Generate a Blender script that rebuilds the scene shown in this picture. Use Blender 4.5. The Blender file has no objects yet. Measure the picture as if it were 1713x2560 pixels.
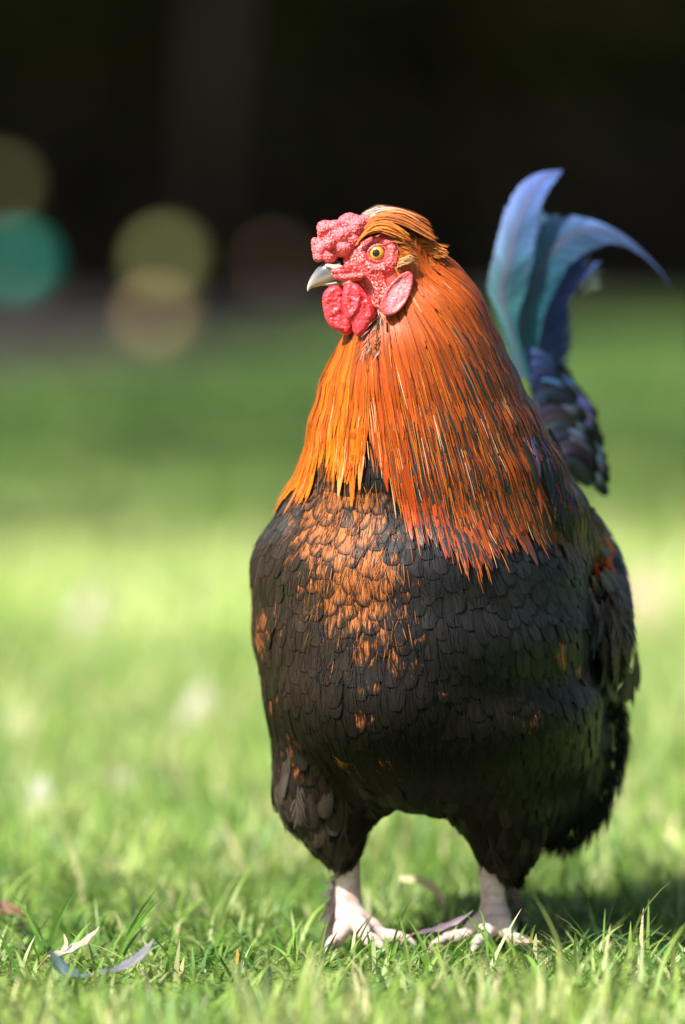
import bpy, bmesh, math, random
import numpy as np
from mathutils import Vector, Matrix, Euler, noise
from mathutils.bvhtree import BVHTree

random.seed(7)
rng = np.random.default_rng(7)
scene = bpy.context.scene
COL = scene.collection

# ------------------------------------------------------------------ camera
CAM_D = 4.9
FPX = 200.0 / 36.0 * 2560.0            # focal length in photograph pixels
PITCH = math.atan(640.0 / FPX)
CAM_H = CAM_D * math.tan(PITCH + math.atan((2430 - 1280) / FPX))
CAM = Vector((0, -CAM_D, CAM_H))
cam_data = bpy.data.cameras.new('camera')
cam = bpy.data.objects.new('camera', cam_data)
COL.objects.link(cam)
cam.location = CAM
cam.rotation_euler = (math.pi / 2 - PITCH, 0, 0)
cam_data.sensor_fit = 'VERTICAL'
cam_data.sensor_height = 36.0
cam_data.lens = 200.0
cam_data.clip_start = 0.1
cam_data.clip_end = 2000.0
cam_data.dof.use_dof = True
cam_data.dof.focus_distance = CAM_D + 0.005
cam_data.dof.aperture_fstop = 2.2
scene.camera = cam

# ------------------------------------------------------------------ world + sun
SUN_EL = math.radians(48)
SUN_AZ = math.radians(46)              # left of the line subject -> camera
SUN = Vector((-math.sin(SUN_AZ) * math.cos(SUN_EL), -math.cos(SUN_AZ) * math.cos(SUN_EL), math.sin(SUN_EL)))
world = bpy.data.worlds.new('World')
scene.world = world
world.use_nodes = True
wn = world.node_tree
wn.nodes.clear()
sky = wn.nodes.new('ShaderNodeTexSky')
sky.sky_type = 'NISHITA'
sky.sun_disc = False
sky.sun_elevation = SUN_EL
sky.dust_density = 3.0
sky.ozone_density = 0.6
sky.sun_rotation = math.atan2(SUN.x, SUN.y)
bg = wn.nodes.new('ShaderNodeBackground')
bg.inputs['Strength'].default_value = 0.066
wo = wn.nodes.new('ShaderNodeOutputWorld')
wn.links.new(sky.outputs[0], bg.inputs[0])
wn.links.new(bg.outputs[0], wo.inputs[0])
sun_data = bpy.data.lights.new('sun', 'SUN')
sun_data.energy = 5.0
sun_data.angle = math.radians(0.53)
sun_data.color = (1.0, 0.95, 0.86)
sun = bpy.data.objects.new('sun', sun_data)
COL.objects.link(sun)
sun.location = (-6, -3, 8)
sun.rotation_euler = SUN.to_track_quat('Z', 'Y').to_euler()

scene.view_settings.view_transform = 'Standard'
scene.view_settings.look = 'None'
scene.view_settings.gamma = 1.0
scene.view_settings.exposure = 1.15
scene.view_settings.use_curve_mapping = False
scene.render.engine = 'CYCLES'
scene.cycles.use_denoising = True
scene.cycles.max_bounces = 6
scene.cycles.transparent_max_bounces = 12

# ------------------------------------------------------------------ pixel <-> world
_F = Vector((0, math.cos(PITCH), -math.sin(PITCH)))
_U = Vector((0, math.sin(PITCH), math.cos(PITCH)))


def at(px, py, Y):
    d = _F + Vector((1, 0, 0)) * ((px - 856.5) / FPX) + _U * (-(py - 1280) / FPX)
    return CAM + d * ((Y + CAM_D) / d.y)


def proj(p):
    q = Vector(p) - CAM
    z = q.dot(_F)
    return 856.5 + q.x / z * FPX, 1280 - q.dot(_U) / z * FPX


def ground_at(px, py):
    d = _F + Vector((1, 0, 0)) * ((px - 856.5) / FPX) + _U * (-(py - 1280) / FPX)
    return CAM + d * (-CAM.z / d.z)


PX = CAM_D / FPX                       # metres per photograph pixel at the bird


# ------------------------------------------------------------------ material helpers
def new_mat(name):
    m = bpy.data.materials.new(name)
    m.use_nodes = True
    nt = m.node_tree
    nt.nodes.clear()
    return m, nt


class NT:
    """small node-graph helper"""
    def __init__(s, nt):
        s.nt = nt

    def n(s, t, **kw):
        nd = s.nt.nodes.new(t)
        for k, v in kw.items():
            setattr(nd, k, v)
        return nd

    def put(s, sock, v):
        if isinstance(v, bpy.types.NodeSocket):
            s.nt.links.new(v, sock)
        else:
            sock.default_value = v

    def math(s, op, a, b=None, c=None, clamp=False):
        nd = s.n('ShaderNodeMath', operation=op, use_clamp=clamp)
        for i, v in enumerate((a, b, c)):
            if v is not None:
                s.put(nd.inputs[i], v)
        return nd.outputs[0]

    def ss(s, x, a, b):
        nd = s.n('ShaderNodeMapRange', interpolation_type='SMOOTHSTEP')
        s.put(nd.inputs[0], x)
        s.put(nd.inputs[1], a)
        s.put(nd.inputs[2], b)
        return nd.outputs[0]

    def mix(s, f, a, b, blend='MIX'):
        nd = s.n('ShaderNodeMix', data_type='RGBA', blend_type=blend)
        s.put(nd.inputs[0], f)
        s.put(nd.inputs[6], a)
        s.put(nd.inputs[7], b)
        return nd.outputs[2]

    def noise(s, vec, scale, detail=2.0, rough=0.5):
        nd = s.n('ShaderNodeTexNoise')
        if vec is not None:
            s.put(nd.inputs['Vector'], vec)
        nd.inputs['Scale'].default_value = scale
        nd.inputs['Detail'].default_value = detail
        nd.inputs['Roughness'].default_value = rough
        return nd.outputs[0]

    def attr(s, name):
        return s.n('ShaderNodeAttribute', attribute_name=name)

    def comb(s, x, y, z):
        nd = s.n('ShaderNodeCombineXYZ')
        for i, v in enumerate((x, y, z)):
            s.put(nd.inputs[i], v)
        return nd.outputs[0]

    def sep(s, v):
        nd = s.n('ShaderNodeSeparateXYZ')
        s.put(nd.inputs[0], v)
        return nd.outputs

    def bump(s, h, strength, dist):
        nd = s.n('ShaderNodeBump')
        nd.inputs['Strength'].default_value = strength
        nd.inputs['Distance'].default_value = dist
        s.put(nd.inputs['Height'], h)
        return nd.outputs[0]

    def bsdf(s, **kw):
        nd = s.n('ShaderNodeBsdfPrincipled')
        for k, v in kw.items():
            s.put(nd.inputs[k.replace('_', ' ')], v)
        return nd.outputs[0]

    def out(s, sh):
        o = s.n('ShaderNodeOutputMaterial')
        s.nt.links.new(sh, o.inputs[0])


def feather_material():
    m, nt = new_mat('feather')
    g = NT(nt)
    col = g.attr('col').outputs['Color']
    par = g.attr('par')
    ps = g.n('ShaderNodeSeparateColor')
    g.put(ps.inputs[0], par.outputs['Color'])
    stripe, rim, patch = ps.outputs[0], ps.outputs[1], ps.outputs[2]
    gloss = par.outputs['Alpha']
    u, v, seed = g.sep(g.attr('fuv').outputs['Vector'])
    au = g.math('ABSOLUTE', u)
    # barbs: fine oblique lines running out from the shaft, with long streaks
    sd = g.math('MULTIPLY', seed, 37.0)
    barbv = g.comb(g.math('MULTIPLY', g.math('SUBTRACT', v, g.math('MULTIPLY', au, 0.22)), 46.0), g.math('MULTIPLY', u, 1.3), sd)
    barb = g.noise(barbv, 1.0, 2.0, 0.6)
    strv = g.comb(g.math('MULTIPLY', u, 5.5), g.math('MULTIPLY', v, 1.6), sd)
    streak = g.noise(strv, 1.0, 3.0, 0.6)
    mod = g.math('ADD', g.math('MULTIPLY', g.math('SUBTRACT', barb, 0.5), 0.9), g.math('MULTIPLY', g.math('SUBTRACT', streak, 0.5), 1.1))
    mod = g.math('MAXIMUM', g.math('ADD', mod, 1.0), 0.25)
    c = g.mix(1.0, col, g.comb(mod, mod, mod), 'MULTIPLY')
    # copper patch on the dark feathers
    fib = g.noise(g.comb(g.math('MULTIPLY', u, 9.0), g.math('MULTIPLY', v, 4.0), sd), 1.0, 3.0, 0.65)
    wn_ = g.noise(g.n('ShaderNodeTexCoord').outputs['Object'], 75.0, 3.0, 0.6)
    pm = g.ss(g.math('ADD', g.math('MULTIPLY', patch, 1.15), g.math('ADD', g.math('MULTIPLY', g.math('SUBTRACT', fib, 0.5), 1.8), g.math('MULTIPLY', g.math('SUBTRACT', wn_, 0.5), 1.7))), 0.35, 0.85)
    tipz = g.math('ADD', g.math('ADD', v, g.math('MULTIPLY', g.math('POWER', au, 2.0), 0.22)), g.math('MULTIPLY', g.math('SUBTRACT', fib, 0.5), 0.35))
    pm = g.math('MULTIPLY', pm, g.math('SUBTRACT', 1.0, g.math('MULTIPLY', g.ss(tipz, 0.80, 1.0), 0.85)))
    pm = g.math('MULTIPLY', pm, g.math('GREATER_THAN', patch, 0.02))
    copper = g.mix(g.ss(fib, 0.3, 0.7), (0.13, 0.034, 0.009, 1), (0.50, 0.165, 0.045, 1))
    c = g.mix(pm, c, copper)
    # dark shaft stripe
    w = g.math('ADD', au, g.math('MULTIPLY', g.math('SUBTRACT', streak, 0.5), 0.7))
    sm = g.math('SUBTRACT', 1.0, g.ss(w, g.math('MULTIPLY', stripe, 0.45), g.math('ADD', 0.25, g.math('MULTIPLY', stripe, 0.5))))
    sm = g.math('MULTIPLY', g.math('MULTIPLY', sm, stripe), g.ss(v, 0.25, 0.6))
    c = g.mix(sm, c, (0.018, 0.026, 0.026, 1))
    # black rim (lacing)
    e = g.math('MAXIMUM', au, g.ss(v, 0.86, 1.0))
    rm = g.math('MULTIPLY', g.ss(e, 0.60, 0.92), rim)
    c = g.mix(rm, c, g.mix(1.0, c, (0.12, 0.12, 0.12, 1), 'MULTIPLY'))
    # pale quill line
    ql = g.math('MULTIPLY', g.math('SUBTRACT', 1.0, g.ss(au, 0.03, 0.09)), 0.25)
    c = g.mix(ql, c, g.mix(1.0, c, (2.2, 2.2, 2.2, 1), 'MULTIPLY'))
    h = g.math('ADD', barb, g.math('MULTIPLY', streak, 0.6))
    nrm = g.bump(h, 0.35, 0.0006)
    sh = g.bsdf(Base_Color=c, Roughness=g.math('SUBTRACT', 0.62, g.math('MULTIPLY', gloss, 0.3)),
                Specular_IOR_Level=g.math('ADD', 0.12, g.math('MULTIPLY', gloss, 0.55)), Normal=nrm,
                Specular_Tint=g.mix(0.45, (1, 1, 1, 1), g.mix(1.0, c, (1.8, 1.8, 1.8, 1), 'MULTIPLY')))
    tr = g.n('ShaderNodeBsdfTranslucent')
    g.put(tr.inputs[0], c)
    mx = g.n('ShaderNodeMixShader')
    mx.inputs[0].default_value = 0.16
    nt.links.new(sh, mx.inputs[1])
    nt.links.new(tr.outputs[0], mx.inputs[2])
    # frayed margin: gaps between the barbs at the feather's edge
    fr = g.noise(g.comb(g.math('MULTIPLY', g.math('SUBTRACT', v, g.math('MULTIPLY', au, 0.3)), 60.0), g.math('MULTIPLY', u, 5.0), sd), 1.0, 1.0, 0.5)
    e2 = g.math('MAXIMUM', au, g.ss(v, 0.80, 1.0))
    al = g.math('GREATER_THAN', g.math('MULTIPLY', g.ss(e2, 0.66, 1.0), 0.72), fr)
    tp = g.n('ShaderNodeBsdfTransparent')
    m2 = g.n('ShaderNodeMixShader')
    g.put(m2.inputs[0], al)
    nt.links.new(mx.outputs[0], m2.inputs[1])
    nt.links.new(tp.outputs[0], m2.inputs[2])
    g.out(m2.outputs[0])
    return m


def flesh_material(name, base, pale, dark, scale, bump=0.5, toned=False):
    """pebbled bare skin: red flesh, paler papillae with highlights mixed into the colour"""
    m, nt = new_mat(name)
    g = NT(nt)
    tc = g.n('ShaderNodeTexCoord').outputs['Object']
    vo = g.n('ShaderNodeTexVoronoi', feature='SMOOTH_F1')
    g.put(vo.inputs['Vector'], tc)
    vo.inputs['Scale'].default_value = scale
    vo.inputs['Smoothness'].default_value = 0.4
    d = vo.outputs['Distance']
    n1 = g.noise(tc, 90.0, 3.0)
    top = g.math('SUBTRACT', 1.0, g.ss(d, 0.05, 0.55))
    c = g.mix(g.ss(n1, 0.35, 0.7), base, dark)
    c = g.mix(g.math('MULTIPLY', top, g.ss(n1, 0.3, 0.75)), c, pale)
    if toned:
        tone = g.attr('tone')
        c = g.mix(tone.outputs['Alpha'], c, tone.outputs['Color'])
    nrm = g.bump(g.math('SUBTRACT', 1.0, d), bump, 0.0012)
    sh = g.bsdf(Base_Color=c, Roughness=0.46, Specular_IOR_Level=0.4, Normal=nrm, Subsurface_Weight=0.25,
                Subsurface_Radius=(0.006, 0.0015, 0.001), Subsurface_Scale=0.6)
    g.out(sh)
    return m


def attr_material(name, rough=0.7, spec=0.3, transl=0.0, nscale=120.0, namp=0.35, bump=0.0):
    """per-vertex colour with fine noise"""
    m, nt = new_mat(name)
    g = NT(nt)
    col = g.attr('col').outputs['Color']
    tc = g.n('ShaderNodeTexCoord').outputs['Object']
    n1 = g.noise(tc, nscale, 4.0, 0.6)
    k = g.math('ADD', 1.0 - namp, g.math('MULTIPLY', n1, 2 * namp))
    c = g.mix(1.0, col, g.comb(k, k, k), 'MULTIPLY')
    kw = dict(Base_Color=c, Roughness=rough, Specular_IOR_Level=spec)
    if bump:
        kw['Normal'] = g.bump(n1, bump, 0.002)
    sh = g.bsdf(**kw)
    if transl:
        tr = g.n('ShaderNodeBsdfTranslucent')
        g.put(tr.inputs[0], c)
        mx = g.n('ShaderNodeMixShader')
        mx.inputs[0].default_value = transl
        nt.links.new(sh, mx.inputs[1])
        nt.links.new(tr.outputs[0], mx.inputs[2])
        sh = mx.outputs[0]
    g.out(sh)
    return m


M_FEATHER = feather_material()
M_COMB = flesh_material('comb_flesh', (0.80, 0.13, 0.155, 1), (0.92, 0.50, 0.50, 1), (0.70, 0.05, 0.07, 1), 620.0, 0.8)
M_WATTLE = flesh_material('wattle_flesh', (0.76, 0.05, 0.07, 1), (0.86, 0.22, 0.22, 1), (0.64, 0.02, 0.035, 1), 380.0, 0.3)
M_FACE = flesh_material('face_skin', (0.66, 0.10, 0.105, 1), (0.84, 0.42, 0.38, 1), (0.48, 0.03, 0.04, 1), 420.0, 0.6)
M_LOBE = flesh_material('earlobe_skin', (0.60, 0.075, 0.08, 1), (0.78, 0.34, 0.30, 1), (0.48, 0.03, 0.04, 1), 420.0, 0.5, True)
M_BODY = attr_material('skin_and_down', 0.8, 0.2, 0.0, 160.0, 0.3, 0.3)
M_HORN = attr_material('horn', 0.32, 0.5, 0.0, 90.0, 0.12)
M_LEAF = attr_material('dead_leaf', 0.6, 0.35, 0.15, 70.0, 0.3, 0.3)
M_GRASS = attr_material('grass_blade', 0.45, 0.4, 0.35, 60.0, 0.2)
M_FOLIAGE = attr_material('foliage', 0.6, 0.25, 0.2, 3.0, 0.4)
M_BARK = attr_material('bark', 0.9, 0.1, 0.0, 9.0, 0.5, 0.6)


# ------------------------------------------------------------------ mesh helpers
def link(name, me, mat, parent=None):
    o = bpy.data.objects.new(name, me)
    COL.objects.link(o)
    if mat is not None and not me.materials:
        me.materials.append(mat)
    if parent is not None:
        o.parent = parent
    return o


def tag(o, label=None, cat=None, group=None, kind=None):
    for k, v in (('label', label), ('category', cat), ('group', group), ('kind', kind)):
        if v:
            o[k] = v
    return o


def np_mesh(name, V, Fq=None, Ft=None, attrs=None, smooth=True):
    V = np.asarray(V, dtype=np.float32)
    me = bpy.data.meshes.new(name)
    nq = 0 if Fq is None else len(Fq)
    ntr = 0 if Ft is None else len(Ft)
    me.vertices.add(len(V))
    me.vertices.foreach_set('co', V.ravel())
    idx, start, tot = [], [], []
    if nq:
        idx.append(np.asarray(Fq, dtype=np.int32).ravel())
    if ntr:
        idx.append(np.asarray(Ft, dtype=np.int32).ravel())
    idx = np.concatenate(idx)
    start = np.concatenate([np.arange(nq) * 4, nq * 4 + np.arange(ntr) * 3]).astype(np.int32)
    me.loops.add(len(idx))
    me.loops.foreach_set('vertex_index', idx)
    me.polygons.add(nq + ntr)
    me.polygons.foreach_set('loop_start', start)
    me.polygons.foreach_set('use_smooth', np.full(nq + ntr, smooth, dtype=bool))
    me.update(calc_edges=True)
    for k, a in (attrs or {}).items():
        a = np.asarray(a, dtype=np.float32)
        if a.shape[1] == 4:
            at_ = me.attributes.new(k, 'FLOAT_COLOR', 'POINT')
            at_.data.foreach_set('color', a.ravel())
        else:
            at_ = me.attributes.new(k, 'FLOAT_VECTOR', 'POINT')
            at_.data.foreach_set('vector', a.ravel())
    return me


def set_col(me, fn, name='col'):
    a = me.attributes.new(name, 'FLOAT_COLOR', 'POINT')
    arr = np.empty((len(me.vertices), 4), dtype=np.float32)
    for i, v in enumerate(me.vertices):
        c = fn(v.co)
        arr[i] = c if len(c) == 4 else (c[0], c[1], c[2], 1.0)
    a.data.foreach_set('color', arr.ravel())


class Acc:
    """collects ribbon grids into one mesh"""
    def __init__(s):
        s.V, s.F, s.fuv, s.col, s.par, s.n = [], [], [], [], [], 0

    def add(s, grid, fuv, col, par):
        r, c, _ = grid.shape
        s.V.append(grid.reshape(-1, 3))
        s.fuv.append(fuv.reshape(-1, 3))
        s.col.append(np.broadcast_to(col, (r, c, 4)).reshape(-1, 4))
        s.par.append(np.broadcast_to(par, (r, c, 4)).reshape(-1, 4))
        i = np.arange(r * c).reshape(r, c) + s.n
        s.F.append(np.stack([i[:-1, :-1], i[:-1, 1:], i[1:, 1:], i[1:, :-1]], -1).reshape(-1, 4))
        s.n += r * c

    def add_many(s, G, fuv, col, par):
        n, r, c, _ = G.shape
        s.V.append(G.reshape(-1, 3))
        s.fuv.append(np.broadcast_to(fuv, (n, r, c, 3)).reshape(-1, 3))
        s.col.append(np.broadcast_to(col, (n, r, c, 4)).reshape(-1, 4))
        s.par.append(np.broadcast_to(par, (n, r, c, 4)).reshape(-1, 4))
        i = np.arange(n * r * c).reshape(n, r, c) + s.n
        s.F.append(np.stack([i[:, :-1, :-1], i[:, :-1, 1:], i[:, 1:, 1:], i[:, 1:, :-1]], -1).reshape(-1, 4))
        s.n += n * r * c

    def build(s, name, mat, parent=None):
        me = np_mesh(name, np.concatenate(s.V), np.concatenate(s.F), None,
                     dict(fuv=np.concatenate(s.fuv), col=np.concatenate(s.col), par=np.concatenate(s.par)))
        return link(name, me, mat, parent)


def blob(ells, voxel, smooth_it, sub=4, extra=None, factor=0.5):
    """one continuous surface grown from ellipsoids (centre, radii, euler)"""
    bm = bmesh.new()
    for e in ells:
        c, r = e[0], e[1]
        rot = e[2] if len(e) > 2 else (0, 0, 0)
        mt = Matrix.Translation(c) @ Euler(rot).to_matrix().to_4x4() @ Matrix.Diagonal((r[0], r[1], r[2], 1))
        bmesh.ops.create_icosphere(bm, subdivisions=sub, radius=1.0, matrix=mt)
    if extra:
        extra(bm)
    me = bpy.data.meshes.new('tmp')
    bm.to_mesh(me)
    bm.free()
    o = bpy.data.objects.new('tmp', me)
    COL.objects.link(o)
    md = o.modifiers.new('r', 'REMESH')
    md.mode = 'VOXEL'
    md.voxel_size = voxel
    if smooth_it:
        sm = o.modifiers.new('s', 'SMOOTH')
        sm.iterations = smooth_it
        sm.factor = factor
    dg = bpy.context.evaluated_depsgraph_get()
    res = bpy.data.meshes.new_from_object(o.evaluated_get(dg))
    bpy.data.objects.remove(o)
    bpy.data.meshes.remove(me)
    res.polygons.foreach_set('use_smooth', np.ones(len(res.polygons), dtype=bool))
    return res


def tube(bm, pts, radii, seg=12):
    """tapered closed tube through points"""
    pts = [Vector(p) for p in pts]
    rings = []
    for i, p in enumerate(pts):
        t = (pts[min(i + 1, len(pts) - 1)] - pts[max(i - 1, 0)]).normalized()
        a = t.orthogonal().normalized() if abs(t.x) > 0.9 else t.cross(Vector((1, 0, 0))).normalized()
        b = t.cross(a)
        r = radii[i]
        rings.append([bm.verts.new(p + (a * math.cos(k * 2 * math.pi / seg) + b * math.sin(k * 2 * math.pi / seg)) * r) for k in range(seg)])
    for i in range(len(rings) - 1):
        for k in range(seg):
            bm.faces.new((rings[i][k], rings[i][(k + 1) % seg], rings[i + 1][(k + 1) % seg], rings[i + 1][k]))
    bm.faces.new(rings[0][::-1])
    bm.faces.new(rings[-1])
    bmesh.ops.recalc_face_normals(bm, faces=bm.faces[:])


def spline(pts, n):
    """Catmull-Rom resample (list of Vector, or any numeric tuples)"""
    P = np.array([list(p) for p in pts], dtype=float)
    P = np.vstack([2 * P[0] - P[1], P, 2 * P[-1] - P[-2]])
    m = len(P) - 3
    out = []
    for t in np.linspace(0, m - 1e-9, n):
        i = int(t)
        f = t - i
        a, b, c, d = P[i], P[i + 1], P[i + 2], P[i + 3]
        out.append(0.5 * ((2 * b) + (-a + c) * f + (2 * a - 5 * b + 4 * c - d) * f * f + (-a + 3 * b - 3 * c + d) * f ** 3))
    return np.array(out)


def mixc(a, b, t):
    return tuple(a[i] * (1 - t) + b[i] * t for i in range(3))


def smooth01(x, a, b):
    t = min(max((x - a) / (b - a), 0.0), 1.0)
    return t * t * (3 - 2 * t)

# ================================================================== SETTING
def lawn_material():
    m, nt = new_mat('lawn_turf')
    g = NT(nt)
    tc = g.n('ShaderNodeTexCoord').outputs['Object']
    n1 = g.noise(tc, 0.9, 3.0)
    n2 = g.noise(tc, 14.0, 4.0, 0.65)
    n3 = g.noise(tc, 160.0, 3.0, 0.6)
    c = g.mix(g.ss(n2, 0.3, 0.7), (0.11, 0.20, 0.035, 1), (0.20, 0.30, 0.07, 1))
    c = g.mix(g.math('MULTIPLY', g.ss(n1, 0.5, 0.75), 0.5), c, (0.20, 0.26, 0.07, 1))
    c = g.mix(g.math('MULTIPLY', g.ss(n3, 0.5, 0.75), 0.6), c, (0.05, 0.07, 0.018, 1))
    nrm = g.bump(n3, 0.8, 0.02)
    g.out(g.bsdf(Base_Color=c, Roughness=0.85, Specular_IOR_Level=0.15, Normal=nrm))
    return m


def soil_material():
    m, nt = new_mat('leaf_mould_soil')
    g = NT(nt)
    tc = g.n('ShaderNodeTexCoord').outputs['Object']
    n1 = g.noise(tc, 1.5, 4.0)
    n2 = g.noise(tc, 30.0, 3.0)
    c = g.mix(n1, (0.085, 0.075, 0.075, 1), (0.13, 0.11, 0.105, 1))
    c = g.mix(g.ss(n2, 0.45, 0.7), c, (0.06, 0.048, 0.04, 1))
    g.out(g.bsdf(Base_Color=c, Roughness=0.95, Specular_IOR_Level=0.1, Normal=g.bump(n2, 0.8, 0.05)))
    return m


def sheet(name, x0, x1, y0, y1, z, mat, nx=40, ny=40, amp=0.0):
    xs, ys = np.linspace(x0, x1, nx), np.linspace(y0, y1, ny)
    X, Y = np.meshgrid(xs, ys)
    Z = np.full_like(X, z) + amp * np.sin(X * 0.21 + 1) * np.sin(Y * 0.17)
    V = np.stack([X, Y, Z], -1).reshape(-1, 3)
    i = np.arange(nx * ny).reshape(ny, nx)
    Fq = np.stack([i[:-1, :-1], i[:-1, 1:], i[1:, 1:], i[1:, :-1]], -1).reshape(-1, 4)
    return tag(link(name, np_mesh(name, V, Fq), mat), kind='structure')


sheet('ground', -400, 400, -400, 500, -0.012, lawn_material(), 12, 12)
lawn = sheet('lawn', -45, 45, -9, 60.0, 0.0, lawn_material(), 60, 80)
SX = np.array([-45, -6, -2.4, -1.8, -1.2, -0.7, 0.6, 2.0, 3.4, 8, 45.0])
SY = np.array([23, 23.5, 24.5, 25.5, 28, 32, 41, 48, 53, 56, 58.0])
xs_ = np.linspace(-45, 45, 121)
f_ = np.interp(xs_, SX, SY)
V_ = [(x, y + (76 - y) * k / 8, 0.008) for x, y in zip(xs_, f_) for k in range(9)]
Fq_ = [(i * 9 + k, (i + 1) * 9 + k, (i + 1) * 9 + k + 1, i * 9 + k + 1) for i in range(120) for k in range(8)]
tag(link('soil_bed', np_mesh('soil_bed', V_, Fq_), soil_material()), kind='structure')

# ---- grass blades: nobody could count them
PAL = np.array([(0.25, 0.40, 0.07), (0.33, 0.46, 0.10), (0.15, 0.28, 0.045), (0.42, 0.50, 0.16), (0.14, 0.27, 0.10), (0.48, 0.52, 0.24), (0.62, 0.54, 0.30)])
PALW = np.array([0.24, 0.22, 0.15, 0.14, 0.08, 0.08, 0.09])


def blades(n, xr, yr, hr, wr, seg, name, label, clump=0.0, lay=0.6, keep=None, patch_scale=1.0, tone=(1, 1, 1)):
    x = rng.uniform(xr[0], xr[1], n)
    y = rng.uniform(yr[0], yr[1], n)
    if clump:
        # gather blades into tufts
        k = max(3, n // 9)
        cx, cy = rng.uniform(xr[0], xr[1], k), rng.uniform(yr[0], yr[1], k)
        sel = rng.integers(0, k, n)
        q = rng.random(n) < 0.75
        x = np.where(q, cx[sel] + rng.normal(0, clump, n), x)
        y = np.where(q, cy[sel] + rng.normal(0, clump, n), y)
    if keep is not None:
        ok = keep(x, y) & (y < np.interp(x, SX, SY) + 0.2)
        x, y = x[ok], y[ok]
        n = len(x)
    h = hr[0] + (hr[1] - hr[0]) * rng.random(n) ** 1.9
    # uneven mowing: patches of taller and shorter turf
    h *= 0.72 + 0.5 * (0.5 + 0.5 * np.sin(x * 7.3 + 1.7 * np.sin(y * 3.1)) * np.sin(y * 5.9 + 2.1))
    w = rng.uniform(wr[0], wr[1], n)
    a = rng.uniform(0, 2 * np.pi, n)
    lean = np.abs(rng.normal(0, lay, n))
    bend = rng.uniform(0.1, 1.0, n) * lay * 1.6
    face = a + np.pi / 2 + rng.normal(0, 0.5, n)
    ci = rng.choice(len(PAL), n, p=PALW)
    s_ = patch_scale
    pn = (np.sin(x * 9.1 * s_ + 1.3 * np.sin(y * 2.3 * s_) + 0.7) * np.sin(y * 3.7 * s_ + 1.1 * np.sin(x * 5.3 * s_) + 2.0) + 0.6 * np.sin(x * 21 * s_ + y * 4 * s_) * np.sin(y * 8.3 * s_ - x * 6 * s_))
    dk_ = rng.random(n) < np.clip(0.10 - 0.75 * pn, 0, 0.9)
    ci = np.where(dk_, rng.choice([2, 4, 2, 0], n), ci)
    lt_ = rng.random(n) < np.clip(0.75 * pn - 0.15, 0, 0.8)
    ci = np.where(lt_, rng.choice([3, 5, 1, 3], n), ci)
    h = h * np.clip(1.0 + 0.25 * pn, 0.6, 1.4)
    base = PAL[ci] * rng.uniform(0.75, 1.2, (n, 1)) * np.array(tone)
    tread = np.exp(-((x - 0.07) / 0.20) ** 2 - ((y - 0.10) / 0.11) ** 2)      # flattened where the bird treads
    h = h * (1 - 0.38 * tread)
    t = np.linspace(0, 1, seg + 1)
    V = np.zeros((n, seg + 1, 2, 3))
    C = np.ones((n, seg + 1, 2, 4))
    px, pz = np.zeros(n), np.zeros(n)
    for i, ti in enumerate(t):
        if i:
            th = lean + bend * ti
            px = px + np.sin(th) * h / seg
            pz = pz + np.cos(th) * h / seg
        wi = w * (1 - ti ** 2.2) * (0.75 + 0.25 * min(1, ti * 4)) * 0.5 + 0.00008
        cx_, cy_ = x + px * np.cos(a), y + px * np.sin(a)
        for s, sg in enumerate((-1, 1)):
            V[:, i, s, 0] = cx_ + sg * wi * np.cos(face)
            V[:, i, s, 1] = cy_ + sg * wi * np.sin(face)
            V[:, i, s, 2] = np.maximum(pz, 0.001 + 0.004 * ti)
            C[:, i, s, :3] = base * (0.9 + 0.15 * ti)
    idx = np.arange(n * (seg + 1) * 2).reshape(n, seg + 1, 2)
    Fq = np.stack([idx[:, :-1, 0], idx[:, :-1, 1], idx[:, 1:, 1], idx[:, 1:, 0]], -1).reshape(-1, 4)
    me = np_mesh(name, V.reshape(-1, 3), Fq, None, dict(col=C.reshape(-1, 4)))
    return tag(link(name, me, M_GRASS), label, 'grass', kind='stuff')


def wedge(margin):
    def f(x, y):
        return np.abs(x) < (y + CAM_D) * 0.0605 + margin
    return f


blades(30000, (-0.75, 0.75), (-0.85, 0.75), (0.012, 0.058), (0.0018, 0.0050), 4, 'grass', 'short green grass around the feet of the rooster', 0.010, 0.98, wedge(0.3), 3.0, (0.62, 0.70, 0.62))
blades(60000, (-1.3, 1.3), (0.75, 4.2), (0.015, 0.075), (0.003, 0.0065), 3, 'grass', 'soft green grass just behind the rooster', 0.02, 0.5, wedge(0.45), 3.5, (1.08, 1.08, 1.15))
blades(40000, (-1.8, 1.8), (4.2, 8.0), (0.02, 0.09), (0.006, 0.013), 2, 'grass', 'blurred bright grass in the middle of the lawn', 0.04, 0.5, wedge(0.7), 2.6, (1.6, 1.5, 1.75))  # sunlit strip: extra brightness put into the blade colour
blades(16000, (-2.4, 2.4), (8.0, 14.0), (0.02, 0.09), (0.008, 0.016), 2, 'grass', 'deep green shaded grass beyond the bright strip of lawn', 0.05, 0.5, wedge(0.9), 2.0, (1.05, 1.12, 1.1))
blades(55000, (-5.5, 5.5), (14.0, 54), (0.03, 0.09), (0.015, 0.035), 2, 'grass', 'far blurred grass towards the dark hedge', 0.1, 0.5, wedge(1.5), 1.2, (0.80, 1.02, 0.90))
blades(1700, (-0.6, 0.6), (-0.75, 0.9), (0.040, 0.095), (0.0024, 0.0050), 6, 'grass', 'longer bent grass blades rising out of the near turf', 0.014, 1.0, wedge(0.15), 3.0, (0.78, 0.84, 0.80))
blades(3200, (-0.5, 0.5), (-0.95, -0.30), (0.03, 0.075), (0.0028, 0.0055), 5, 'grass', 'blurred pale grass blades along the bottom edge', 0.012, 0.5, wedge(0.15), 3.0, (1.15, 1.10, 1.2))
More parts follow.
